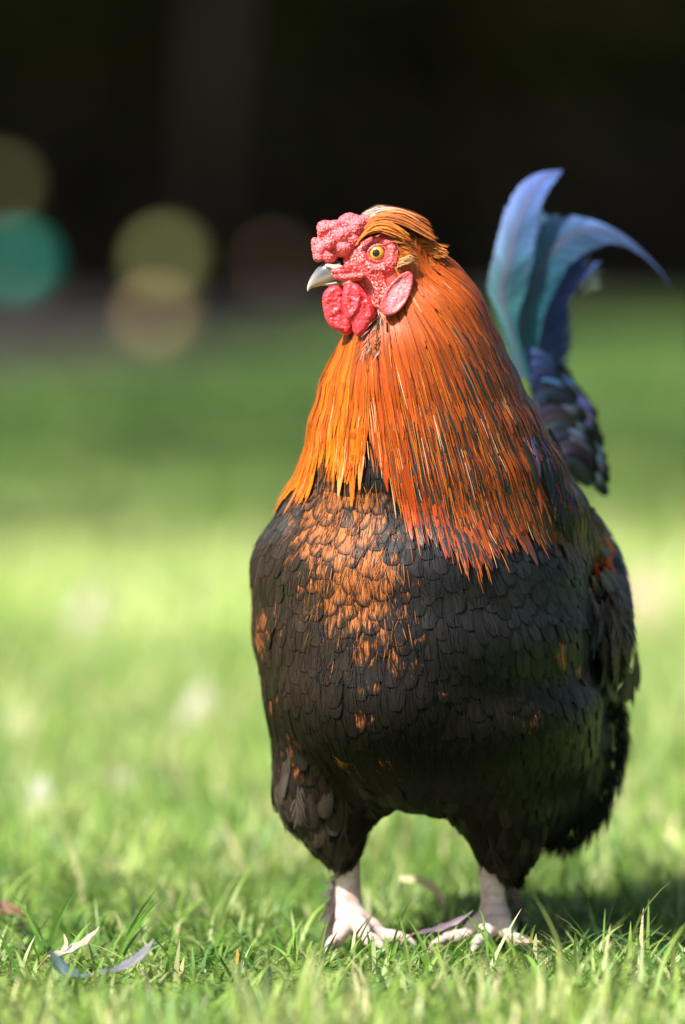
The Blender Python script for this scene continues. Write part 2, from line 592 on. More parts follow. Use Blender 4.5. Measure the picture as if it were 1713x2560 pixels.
# a few long blades standing up in front of the bird
TALL = [(108, 2400, 0.075, -0.15), (122, 2395, 0.085, 0.1), (160, 2400, 0.06, 0.3), (290, 2405, 0.095, 0.35), (300, 2400, 0.075, 0.2), (330, 2390, 0.1, 1.0),
        (715, 2405, 0.05, 0.1), (860, 2400, 0.055, 0.25), (885, 2400, 0.062, 0.12), (935, 2410, 0.05, 0.5), (975, 2420, 0.065, 0.02), (1010, 2420, 0.055, 0.4),
        (1075, 2430, 0.05, -0.1), (1100, 2440, 0.085, 0.42), (1150, 2400, 0.045, 0.3), (1245, 2400, 0.06, -0.3), (1285, 2400, 0.045, 0.05), (1330, 2440, 0.05, 0.6),
        (1420, 2430, 0.06, 0.5), (480, 2420, 0.06, -0.5), (560, 2390, 0.05, 0.6), (640, 2410, 0.055, -0.3), (40, 2420, 0.05, -0.2), (1560, 2420, 0.055, 0.4), (1640, 2450, 0.05, -0.2)]


def one_blade(acc_v, acc_f, acc_c, p, h, lean, w, colr, face=0.0, bend=0.5):
    seg = 7
    x = z = 0.0
    b = len(acc_v)
    for i in range(seg + 1):
        t = i / seg
        if i:
            th = lean + bend * math.copysign(1, lean) * t
            x += math.sin(th) * h / seg
            z += math.cos(th) * h / seg
        wi = w * (1 - t ** 2.4) * 0.5 + 0.0001
        for sg in (-1, 0, 1):
            acc_v.append((p.x + x + sg * wi * math.cos(face), p.y + sg * wi * math.sin(face) + (0.12 * w if sg == 0 else 0), p.z + z))
            acc_c.append((*colr, 1))
    for i in range(seg):
        for s in range(2):
            k = b + i * 3 + s
            acc_f.append((k, k + 1, k + 4, k + 3))


V_, F_, C_ = [], [], []
for (px, py, h, ln) in TALL:
    for q in range(2):
        p = ground_at(px + random.uniform(-8, 8) * q, py + random.uniform(0, 12))
        p.z = 0
        one_blade(V_, F_, C_, p, h * random.uniform(0.75, 1.05) * (1 if q == 0 else 0.7), ln + random.uniform(-0.25, 0.25) * q, random.uniform(0.0028, 0.0042),
                  random.choice([(0.14, 0.30, 0.04), (0.19, 0.36, 0.06), (0.10, 0.24, 0.045)]), random.uniform(-0.7, 0.7))
tag(link('grass', np_mesh('grass', V_, F_, None, dict(col=C_)), M_GRASS), 'long grass blades standing up in front of the claws', 'grass', kind='stuff')


# ---- dark planting behind the lawn
def leaf_cloud(centers, size, cols, name, parent, mat, aspect=0.5):
    n = len(centers)
    C0 = np.asarray(centers)
    A = rng.normal(size=(n, 3))
    A /= np.linalg.norm(A, axis=1, keepdims=True)
    B = np.cross(A, rng.normal(size=(n, 3)))
    B /= np.linalg.norm(B, axis=1, keepdims=True)
    s = size * rng.uniform(0.6, 1.4, (n, 1))
    V = np.stack([C0 - A * s, C0 + B * s * aspect, C0 + A * s, C0 - B * s * aspect], 1).reshape(-1, 3)
    Fq = np.arange(n * 4).reshape(n, 4)
    cc = np.asarray(cols)[rng.integers(0, len(cols), n)] * rng.uniform(0.6, 1.3, (n, 1))
    C = np.repeat(np.concatenate([cc, np.ones((n, 1))], 1), 4, 0)
    return link(name, np_mesh(name, V, Fq, None, dict(col=C), smooth=False), mat, parent)


def empty(name, loc):
    o = bpy.data.objects.new(name, None)
    COL.objects.link(o)
    o.location = loc
    return o


# spots in the background that catch the sun (leaves are cut from the crowns along the sun rays to them)
LIT = [at(48, 668, 33.6), at(418, 655, 34.1), at(412, 700, 33.9), at(396, 800, 33.7), at(10, 470, 34.5), at(690, 665, 36.0)]


def in_gap(P, r):
    P = np.asarray(P)
    bad = np.zeros(len(P), dtype=bool)
    s = np.array(SUN)
    for q in LIT:
        d = P - np.array(q)
        t = d @ s
        perp = np.linalg.norm(d - t[:, None] * s, axis=1)
        bad |= (perp < r) & (t > 0.5)
    return bad


def bark_trunk(name, path, radii, parent, seg=10, colr=(0.014, 0.011, 0.008)):
    bm = bmesh.new()
    tube(bm, path, radii, seg)
    me = bpy.data.meshes.new(name)
    bm.to_mesh(me)
    bm.free()
    me.polygons.foreach_set('use_smooth', np.ones(len(me.polygons), dtype=bool))
    set_col(me, lambda c: colr)
    return link(name, me, M_BARK, parent)


def tree(base, height, crown_c, crown_r, nleaf, leaf, cols, label, name='broadleaf_tree', trunk_r=0.22, gap=0.5):
    t = empty(name, base)
    loc = Vector(base)
    cc = Vector(crown_c) - loc
    tr = bark_trunk('trunk', [(0, 0, -0.1), (0.05, 0, height * 0.3), (cc.x * 0.3, cc.y * 0.3, height * 0.6), (cc.x * 0.8, cc.y * 0.8, cc.z)],
                    [trunk_r * 1.25, trunk_r, trunk_r * 0.75, trunk_r * 0.3], t)
    for k in range(6):
        a = k * 1.05 + random.random()
        s0 = Vector((cc.x * 0.35, cc.y * 0.35, height * (0.55 + 0.05 * k)))
        e0 = cc + Vector((math.cos(a) * crown_r[0] * 0.75, math.sin(a) * crown_r[1] * 0.75, random.uniform(-0.4, 0.5) * crown_r[2]))
        bark_trunk('limb', [s0, s0.lerp(e0, 0.5) + Vector((0, 0, 0.2)), e0], [trunk_r * 0.45, trunk_r * 0.28, trunk_r * 0.08], tr, 7)
    # clumps of leaves through the crown
    nc = 70
    d = rng.normal(size=(nc, 3))
    d /= np.linalg.norm(d, axis=1, keepdims=True)
    cl = d * (rng.random((nc, 1)) ** 0.45) * np.array(crown_r)
    sel = rng.integers(0, nc, nleaf)
    P = cl[sel] + rng.normal(0, 0.17 * min(crown_r), (nleaf, 3)) + np.array(cc)
    P = P[P[:, 2] + loc.z > 1.2]
    P = P[~in_gap(P + np.array(loc), gap)]
    leaf_cloud(P, leaf, cols, 'crown', t, M_FOLIAGE)
    return tag(t, label, 'tree')


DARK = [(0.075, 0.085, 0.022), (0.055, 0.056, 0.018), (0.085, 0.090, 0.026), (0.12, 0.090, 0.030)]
hedge = empty('hedge', (0, 63, 0))
hp = np.stack([rng.uniform(-34, 34, 54000), rng.uniform(-1.0, 1.6, 54000), 6.5 * rng.random(54000) ** 0.95], 1)
hp[:, 1] += 0.35 * np.sin(hp[:, 0] * 1.9) + 0.3 * np.sin(hp[:, 2] * 2.3 + hp[:, 0])
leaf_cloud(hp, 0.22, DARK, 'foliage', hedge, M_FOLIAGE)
hq = np.stack([rng.uniform(-34, 34, 18000), rng.uniform(-1.9, -0.2, 18000), 0.02 + 2.3 * rng.random(18000) ** 1.5], 1)
tag(leaf_cloud(hq, 0.16, [(0.085, 0.060, 0.040), (0.060, 0.045, 0.028), (0.105, 0.085, 0.070), (0.045, 0.05, 0.028)], 'dead_leaves', hedge, M_FOLIAGE), kind='stuff')
for k in range(34):
    bark_trunk('stem', [(-33 + 2 * k, 1.2, -0.1), (-32.9 + 2 * k, 1.3, 1.6), (-32.8 + 2 * k, 1.3, 3.8)], [0.1, 0.07, 0.03], hedge, 7, (0.03, 0.022, 0.016))
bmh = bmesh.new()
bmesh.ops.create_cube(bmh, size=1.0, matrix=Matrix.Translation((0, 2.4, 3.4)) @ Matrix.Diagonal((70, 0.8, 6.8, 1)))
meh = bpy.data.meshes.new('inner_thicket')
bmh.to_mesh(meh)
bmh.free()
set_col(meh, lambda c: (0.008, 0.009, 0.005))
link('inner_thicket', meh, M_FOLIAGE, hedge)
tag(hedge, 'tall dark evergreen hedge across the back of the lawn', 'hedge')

GREEN = [(0.05, 0.10, 0.02), (0.07, 0.12, 0.03), (0.04, 0.08, 0.02)]
# trees standing left of the picture whose crowns keep the hedge and the far lawn in shade
k_ = 0
for (sx, sy, tz, rr, nl) in [(-9, 61.5, 12.0, (5.5, 5.0, 3.4), 9500), (-1, 61.5, 12.0, (5.5, 5.0, 3.4), 9500), (7, 61.5, 12.0, (5.5, 5.0, 3.4), 9500), (-4.5, 50, 12.0, (5.5, 5.5, 3.0), 6500), (4.5, 49, 12.0, (5.5, 5.5, 3.0), 6500), (0, 40, 10.0, (5.5, 4.5, 2.8), 6000),
                             (-5.5, 31.0, 8.0, (3.8, 3.6, 2.4), 3800), (1.5, 30.0, 8.0, (3.8, 3.8, 2.4), 3800), (-1.0, 23.0, 8.0, (3.8, 3.6, 2.4), 3600), (1.5, 17.0, 8.0, (3.6, 3.4, 2.2), 3000), (-0.5, 12.6, 8.0, (3.6, 3.4, 2.0), 1900), (0.2, 8.4, 7.0, (3.4, 3.0, 1.6), 950)]:
    # (sx, sy) is where the middle of the crown's shadow falls
    c = Vector((sx, sy, 0)) + SUN * (tz / SUN.z)
    LBL = ['dense broad tree shading the hedge at its far end', 'dense broad tree shading the middle of the hedge', 'dense broad tree shading the hedge behind the tail',
           'tall tree over the bare soil beyond the teal globe', 'tall tree over the bare soil beyond the tail', 'broad tree at the far edge of the lawn',
           'open airy tree beside the far lawn', 'open airy tree casting dapples across the far lawn', 'thin young tree beside the middle lawn', 'slender tree dappling the lawn behind the tail', 'small thin tree beside the bright lawn', 'sparse sapling nearest the rooster'][k_]
    tree((c.x - 0.5, c.y, 0), c.z, c, rr, nl, 0.24 if k_ < 6 else 0.15, GREEN, LBL)
    k_ += 1

# ================================================================== ROOSTER
rooster = empty('rooster', (0.07, 0.16, 0))
tag(rooster, 'large rooster with orange neck feathers and black breast standing on the lawn', 'rooster')


class _P:
    """parents at world position: parts are modelled in world coordinates"""


def bird_link(name, me, mat, parent=None):
    o = link(name, me, mat)
    p = parent or rooster
    o.parent = p
    if p is rooster:
        o.matrix_parent_inverse = Matrix.Translation(-rooster.location)
    return o


YH = 0.030           # plane of symmetry of the head


def E(px, py, Y, rx, ry, rz, rot=(0, 0, 0)):
    """ellipsoid: centre as pixel + depth, rx / rz in photograph pixels, ry in metres"""
    return (at(px, py, Y), (rx * PX, ry, rz * PX), rot)


core = [
    # head
    E(985, 640, YH, 78, 0.023, 78), E(925, 655, YH, 82, 0.017, 62), E(1000, 700, YH + .004, 70, 0.023, 80), E(890, 672, YH, 50, 0.011, 34),
    E(935, 735, YH + .002, 45, 0.015, 60),
    # neck widening into the cape
    E(1085, 705, YH + .022, 75, .030, 78), E(1080, 780, .045, 138, .042, 100), E(1052, 870, .055, 205, .058, 115), E(1050, 965, .068, 250, .072, 130), E(1062, 1070, .085, 294, .088, 140),
    E(1082, 1180, .102, 338, .104, 150), E(1082, 1280, .122, 398, .118, 145),
    # breast, belly, flanks
    E(1045, 1430, .130, 434, .145, 250), E(1055, 1570, .135, 438, .152, 300), E(1082, 1760, .150, 432, .150, 270), E(1000, 1700, .135, 356, .150, 290),
    E(1120, 1860, .165, 390, .130, 170), E(880, 1880, .150, 205, .085, 165),
    # back, stern, tail cushion
    E(1200, 1500, .290, 290, .150, 290), E(1270, 1350, .360, 200, .120, 190), E(1360, 1180, .420, 90, .060, 190), E(1390, 1030, .430, 62, .045, 150),
    E(1420, 1840, .280, 105, .110, 240), E(1330, 1960, .250, 120, .100, 150), E(1150, 1750, .33, 300, .13, 260),
    # wings
    E(1500, 1520, .230, 62, .120, 200, (0.25, 0, 0.1)), E(720, 1500, .290, 55, .130, 200, (0.25, 0, 0.1)),
    # thighs
    E(1445, 1350, .195, 52, .075, 88, (0, 0.25, 0)), E(772, 1955, .145, 92, .060, 135), E(820, 1960, .140, 120, .060, 120), E(838, 2060, .140, 88, .045, 85), E(850, 2115, .140, 50, .026, 55), E(862, 2150, .141, 30, .015, 40),
    E(1250, 1980, .150, 150, .065, 130), E(1265, 2075, .150, 100, .050, 90), E(1270, 2140, .153, 62, .036, 62), E(1245, 2165, .150, 34, .016, 40), E(1285, 2185, .170, 34, .02, 40),
]
core_me = blob(core, 0.006, 34)
core_bvh = BVHTree.FromPolygons([v.co.copy() for v in core_me.vertices], [tuple(p.vertices) for p in core_me.polygons])


def near(p):
    loc, nrm, _, _ = core_bvh.find_nearest(p)
    return loc, nrm


def front_hit(px, py):
    d = (at(px, py, 0.0) - CAM).normalized()
    return core_bvh.ray_cast(CAM, d)[:2]


# ---- legs and toes grown into the body surface
L_ANK, R_ANK = at(866, 2150, .141), at(1228, 2150, .150)
L_FOOT, R_FOOT = at(876, 2345, .140), at(1236, 2352, .140)
L_FOOT.z = R_FOOT.z = 0.028


def legs(bm):
    tmp = bmesh.new()
    tmp.from_mesh(core_me)
    m2 = bpy.data.meshes.new('t2')
    tmp.to_mesh(m2)
    tmp.free()
    bm.from_mesh(m2)
    bpy.data.meshes.remove(m2)
    for side, (a, f) in enumerate(((L_ANK, L_FOOT), (R_ANK, R_FOOT))):
        n = 80
        path, rad = [], []
        for i in range(n):
            t = i / (n - 1)
            p = a.lerp(f, t) + Vector((0.0, 0.004 * math.sin(t * 3.1), 0))
            base = 0.0125 - 0.0012 * math.sin(t * math.pi) + (0.0035 if side else 0.0012) * smooth01(t, 0.65, 1.0)
            path.append(p)
            rad.append(base + 0.0009 * abs(math.sin(t * 38)) - 0.0004)
        tube(bm, path, rad, 16)
        fx = f.x
        toes = [  # direction in the ground plane, length
            ((-0.30, -1.0), 0.062), ((0.45, -0.9), 0.056), ((-0.85, -0.35) if side else (0.95, -0.25), 0.050), ((0.25, 0.95), 0.032)]
        for (dx, dy), L in toes:
            d = Vector((dx, dy, 0)).normalized()
            pts, rr = [], []
            for i in range(13):
                t = i / 12
                z = 0.021 * (1 - t) ** 1.3 + 0.0125 + 0.003 * math.sin(t * math.pi * 2.5)
                pts.append(Vector((fx, f.y, 0)) + d * (L * t) + Vector((0, 0, z)))
                rr.append(0.0092 - 0.0035 * t + 0.0010 * math.sin(t * 19))
            tube(bm, pts, rr, 12)


body_me = blob([], 0.0030, 3, extra=legs)


def body_col(c):
    px, py = proj(c)
    if py > 2135 and c.z < 0.12 and not (py < 2230 and px > 1265):
        n = noise.noise(c * 60)
        n2 = noise.noise(c * 160 + Vector((5, 1, 2)))
        w = mixc((0.60, 0.50, 0.45), (0.50, 0.34, 0.31), smooth01(n, -0.1, 0.5))
        w = mixc(w, (0.30, 0.20, 0.18), 0.5 * smooth01(n2, 0.2, 0.6))
        w = mixc(w, (0.42, 0.30, 0.27), 0.55 * smooth01(math.sin(c.z * 760 + 2.0 * n), 0.55, 0.95))
        if px < 880:
            w = mixc(w, (0.55, 0.10, 0.09), 0.8 * smooth01(n2, 0.35, 0.5) * smooth01(870 - px, 0, 25))
        return w
    if py < 780 and px < 985:
        return (0.50, 0.09, 0.08)
    if py < 1150 and c.y < 0.22:
        return (0.20, 0.045, 0.008)
    return (0.006, 0.005, 0.004)


set_col(body_me, body_col)
body = bird_link('body', body_me, M_BODY)

# claws
for side, f in enumerate((L_FOOT, R_FOOT)):
    for (dx, dy), L in [((-0.30, -1.0), 0.062), ((0.45, -0.9), 0.056), ((-0.85, -0.35) if side else (0.95, -0.25), 0.050), ((0.25, 0.95), 0.032)]:
        d = Vector((dx, dy, 0)).normalized()
        b = Vector((f.x, f.y, 0.0125)) + d * (L - 0.003)
        bm = bmesh.new()
        tube(bm, [b, b + d * 0.006 + Vector((0, 0, 0.001)), b + d * 0.012 - Vector((0, 0, 0.002)), b + d * 0.016 - Vector((0, 0, 0.007))], [0.0045, 0.004, 0.0025, 0.0006], 10)
        me = bpy.data.meshes.new('claw')
        bm.to_mesh(me)
        bm.free()
        me.polygons.foreach_set('use_smooth', np.ones(len(me.polygons), dtype=bool))
        set_col(me, lambda c: (0.42, 0.36, 0.30))
        bird_link('claw', me, M_HORN)

# ------------------------------------------------------------------ feathers
W = lambda l: np.array(l, dtype=float)


def grow(p, n, L, flow, step=0.004, stop=None):
    """path that follows the body surface along the lie of the plumage"""
    pts, nrm = [p.copy()], [n.copy()]
    d = flow(p, n)
    s = 0.0
    while s < L:
        f = flow(p, n)
        d = (d * 0.6 + f * 0.4)
        d = d - n * d.dot(n)
        if d.length < 1e-6:
            break
        d.normalize()
        q, m = near(p + d * step)
        if (q - p).length < step * 0.2:
            break
        n = (n * 0.5 + m * 0.5).normalized()
        p = q
        pts.append(p.copy())
        nrm.append(n.copy())
        s += step
        if stop and stop(p):
            break
    return pts, nrm, s


def resample(pts, nrm, vs):
    P, N = np.array([list(p) for p in pts]), np.array([list(n) for n in nrm])
    if len(P) == 1:
        return None
    t = np.linspace(0, 1, len(P))
    return np.stack([np.interp(vs, t, P[:, k]) for k in range(3)], 1), np.stack([np.interp(vs, t, N[:, k]) for k in range(3)], 1)


US = {3: np.array([-1, 0, 1.0]), 4: np.array([-1, -0.4, 0.4, 1]), 5: np.array([-1, -0.55, 0, 0.55, 1])}


def ribbon(P, N, hw, vs, off, cup=0.25, k=4, roll=0.0, seed=None, hw2=None, edge=0.0):
    """grid of a feather: spine P, surface normals N, half widths hw"""
    T = np.gradient(P, axis=0)
    T /= np.linalg.norm(T, axis=1, keepdims=True) + 1e-9
    B = np.cross(T, N)
    B /= np.linalg.norm(B, axis=1, keepdims=True) + 1e-9
    N2 = np.cross(B, T)
    if roll:
        c, s = math.cos(roll), math.sin(roll)
        B, N2 = B * c + N2 * s, N2 * c - B * s
    u = US[k]
    h2 = hw if hw2 is None else hw2
    wid = np.where(u[None, :] < 0, hw[:, None], h2[:, None])
    if edge:
        wid = wid * (1 + edge * rng.normal(size=wid.shape) * (np.abs(u)[None, :] > 0.9))
    G = P[:, None, :] + B[:, None, :] * (u[None, :] * wid)[..., None] + N2[:, None, :] * (off[:, None] - cup * wid * (u[None, :] ** 2))[..., None]
    seed = random.random() if seed is None else seed
    fuv = np.zeros(G.shape)
    fuv[..., 0] = u[None, :]
    fuv[..., 1] = vs[:, None]
    fuv[..., 2] = seed
    return G, fuv


V_LANCE = np.array([0, .12, .28, .45, .62, .77, .89, .96, 1.0])
PR_LANCE = np.array([.55, .78, .95, 1.0, .90, .69, .41, .20, .02])
V_ROUND = np.array([0, .3, .52, .68, .80, .89, .955, 1.0])
PR_ROUND = np.array([.55, .84, .99, 1.0, .91, .72, .45, .06])
V_PLUME = np.array([0, .2, .42, .62, .8, .92, 1.0])
PR_PLUME = np.array([.6, .95, 1.0, .97, .84, .58, .10])

# random points spread over the whole surface
core_me.calc_loop_triangles()
TV = np.zeros(len(core_me.vertices) * 3)
core_me.vertices.foreach_get('co', TV)
TV = TV.reshape(-1, 3)
TI = np.zeros(len(core_me.loop_triangles) * 3, dtype=np.int32)
core_me.loop_triangles.foreach_get('vertices', TI)
TI = TI.reshape(-1, 3)
A_, B_, C2_ = TV[TI[:, 0]], TV[TI[:, 1]], TV[TI[:, 2]]
NR = np.cross(B_ - A_, C2_ - A_)
AR = np.linalg.norm(NR, axis=1)
NR /= AR[:, None] + 1e-12


def scatter(n):
    t = rng.choice(len(TI), n, p=AR / AR.sum())
    r1, r2 = np.sqrt(rng.random(n)), rng.random(n)
    P = A_[t] * (1 - r1)[:, None] + B_[t] * (r1 * (1 - r2))[:, None] + C2_[t] * (r1 * r2)[:, None]
    return P, NR[t]


def thin(P, N, rad):
    """dart throwing with a radius that depends on the place"""
    cell = 0.004
    grid = {}
    keep = []
    for i in range(len(P)):
        r = rad(P[i], N[i])
        if r <= 0:
            continue
        m = int(r / cell) + 1
        k = (int(P[i][0] // cell), int(P[i][1] // cell), int(P[i][2] // cell))
        ok = True
        for a in range(-m, m + 1):
            for b in range(-m, m + 1):
                for c in range(-m, m + 1):
                    j = grid.get((k[0] + a, k[1] + b, k[2] + c))
                    if j is not None and np.sum((P[i] - P[j]) ** 2) < r * r:
                        ok = False
                        break
                if not ok:
                    break
            if not ok:
                break
        if ok:
            grid[k] = i
            keep.append(i)
    return keep


# ---- lower edge of the neck cape, photograph pixels
HB = W([(600, 1180), (690, 1235), (740, 1235), (775, 1255), (815, 1165), (855, 1195), (890, 1215), (925, 1140), (960, 1180), (1000, 1265), (1045, 1365), (1080, 1335),
        (1130, 1390), (1190, 1455), (1235, 1390), (1300, 1345), (1370, 1350), (1430, 1400), (1490, 1415), (1520, 1330), (1600, 1300)])


def cape_edge(px):
    return float(np.interp(px, HB[:, 0], HB[:, 1]))


HEAD_C = at(965, 650, .045)
TAIL_X = 1290


def is_cape(p):
    px, py = proj(p)
    if p[1] > 0.27:
        return False
    return py < cape_edge(px) - 25 and px < 1540


def hackle_flow(p, n):
    d = Vector(p) - HEAD_C
    px, py = proj(p)
    d.normalize()
    d += Vector((0, 0, -0.12))
    if px < 925 and py > 800:
        d += Vector((-0.10, 0, -0.25))
    elif px < 1080 and py > 850:
        d += Vector((0.12, 0, -0.35))
    d = d - n * d.dot(n)
    return d.normalized() if d.length > 1e-6 else Vector((0, 0, -1))


FLOW_C = at(985, 1080, .10)


def body_flow(p, n):
    px, py = proj(p)
    d = Vector(p) - FLOW_C
    d.normalize()
    d = d * 0.8 + Vector((0.0, 0.25, -0.75))
    if py > 1850:
        d += Vector((0, 0.1, -1.2))
    d = d - n * d.dot(n)
    return d.normalized() if d.length > 1e-6 else Vector((0, 1, 0))


def view_dot(p, n):
    v = (CAM - Vector(p)).normalized()
    return Vector(n).dot(v)


feathers = {}      # kind -> list of (score, Acc)


def emit(kind, score, G, fuv, col, par):
    a = Acc()
    a.add(G, fuv, np.array(col, dtype=float) if not isinstance(col, np.ndarray) else col, np.array(par, dtype=float))
    feathers.setdefault(kind, []).append((score, a))


def rgba(c, k=1.0):
    return (c[0] * k, c[1] * k, c[2] * k, 1.0)


def barbed(kind, score, P, N, hw, hw2, prof, shade, par, nb, ang, bw, droop=0.1, shaft=0.0007, shaft_col=(0.1, 0.1, 0.1), ragged=0.12, lace=0.0):
    """a feather built from its shaft and its single barbs"""
    a = Acc()
    m = len(P)
    tt = np.linspace(0, 1, m)
    T = np.gradient(P, axis=0)
    T /= np.linalg.norm(T, axis=1, keepdims=True) + 1e-9
    B = np.cross(T, N)
    B /= np.linalg.norm(B, axis=1, keepdims=True) + 1e-9
    N2 = np.cross(B, T)
    vs = np.linspace(0.03, 0.985, nb)
    ip = lambda A: np.stack([np.interp(vs, tt, A[:, k]) for k in range(3)], 1)
    p0, t0, b0, n0 = ip(P), ip(T), ip(B), ip(N2)
    pr = np.interp(vs, prof[0], prof[1])
    rows = np.array([0, 0.4, 0.75, 1.0])
    cc = np.array([shade(v) for v in vs])
    for side, w in ((-1, hw), (1, hw if hw2 is None else hw2)):
        an = ang * (1 - 0.45 * vs) + rng.normal(0, 0.04 + 0.1 * ragged, nb)
        ln = w * pr / np.maximum(np.sin(an), 0.3) * (1 + ragged * rng.normal(size=nb) * 0.5)
        Ls = np.sum(np.linalg.norm(np.diff(P, axis=0), axis=1))
        ln = np.minimum(ln, ((1.02 - vs) * Ls + 0.12 * w) / np.maximum(np.cos(an) * 1.22, 0.2))
        d = t0 * np.cos(an)[:, None] + b0 * (side * np.sin(an))[:, None]
        dr = droop * (1 + 0.5 * rng.normal(size=nb))
        C = (p0[:, None, :] + d[:, None, :] * (ln[:, None] * rows)[..., None] + t0[:, None, :] * (0.22 * ln[:, None] * rows ** 2)[..., None]
             - n0[:, None, :] * (dr[:, None] * ln[:, None] * rows ** 2)[..., None])
        perp = np.cross(d, n0)
        wd = bw * np.array([1.0, 1.0, 0.8, 0.15])
        G = np.stack([C - perp[:, None, :] * wd[None, :, None], C + perp[:, None, :] * wd[None, :, None]], 2)
        fuv = np.zeros((nb, 4, 2, 3))
        fuv[..., 0] = 0.3
        fuv[..., 1] = 0.2
        fuv[..., 2] = rng.random((nb, 1, 1))
        col = np.ones((nb, 4, 2, 4))
        col[..., :3] = (cc * rng.uniform(0.8, 1.2, (nb, 1)))[:, None, None, :]
        if lace:
            rm = np.array([1.0, 1.0, 1 - 0.55 * lace, 1 - 0.85 * lace])
            tipd = 1 - 0.7 * lace * np.clip((vs - 0.80) / 0.18, 0, 1)
            col[..., :3] *= rm[None, :, None, None] * tipd[:, None, None, None]
        pg = np.empty((nb, 4, 2, 4))
        pg[...] = np.array(par, dtype=float)
        if par[2] > 0:
            pg[..., 2] *= (rng.uniform(0.75, 1.25, nb) * np.clip((1.0 - vs) / 0.22, 0.15, 1))[:, None, None]
        a.add_many(G, fuv, col, pg)
    if shaft:
        G, fuv = ribbon(P, N, shaft * (1 - 0.8 * tt), tt, np.full(m, 0.0005), 0.3, 3)
        fuv[..., 0] *= 0.3
        fuv[..., 1] *= 0.3
        a.add(G, fuv, np.array(rgba(shaft_col)), np.array((0, 0, 0, 0.4)))
    feathers.setdefault(kind, []).append((score, a))


PR_DOWN = np.array([.9, 1.0, .95, .85, .7, .5, .3])

# ================= body feathers
def body_radius(p, n):
    if is_cape(p):
        px, py = proj(p)
        if py < cape_edge(px) - 130:
            return -1
    px, py = proj(p)
    if py < 820:
        return -1
    if n[1] > 0.45 or p[1] > 0.30:
        return 0.020
    if py > 2080:
        return 0.009
    if py > 1850:
        return 0.0105
    return 0.0100 if py < 1500 else 0.0112


SP, SN = scatter(60000)
keep = thin(SP, SN, body_radius)


def copper_map(px, py):
    """how much copper the dark feathers show at this place"""
    a = math.exp(-((px - 868) / 95) ** 2) * smooth01(py, 1120, 1200) * (1 - smooth01(py, 1400, 1530)) * 0.92
    a += math.exp(-((px - 940) / 90) ** 2) * smooth01(py, 1300, 1400) * (1 - smooth01(py, 1540, 1700)) * 0.45
    a += math.exp(-((px - 655) / 40) ** 2 - ((py - 1515) / 40) ** 2) * 0.6
    return min(a, 0.9)


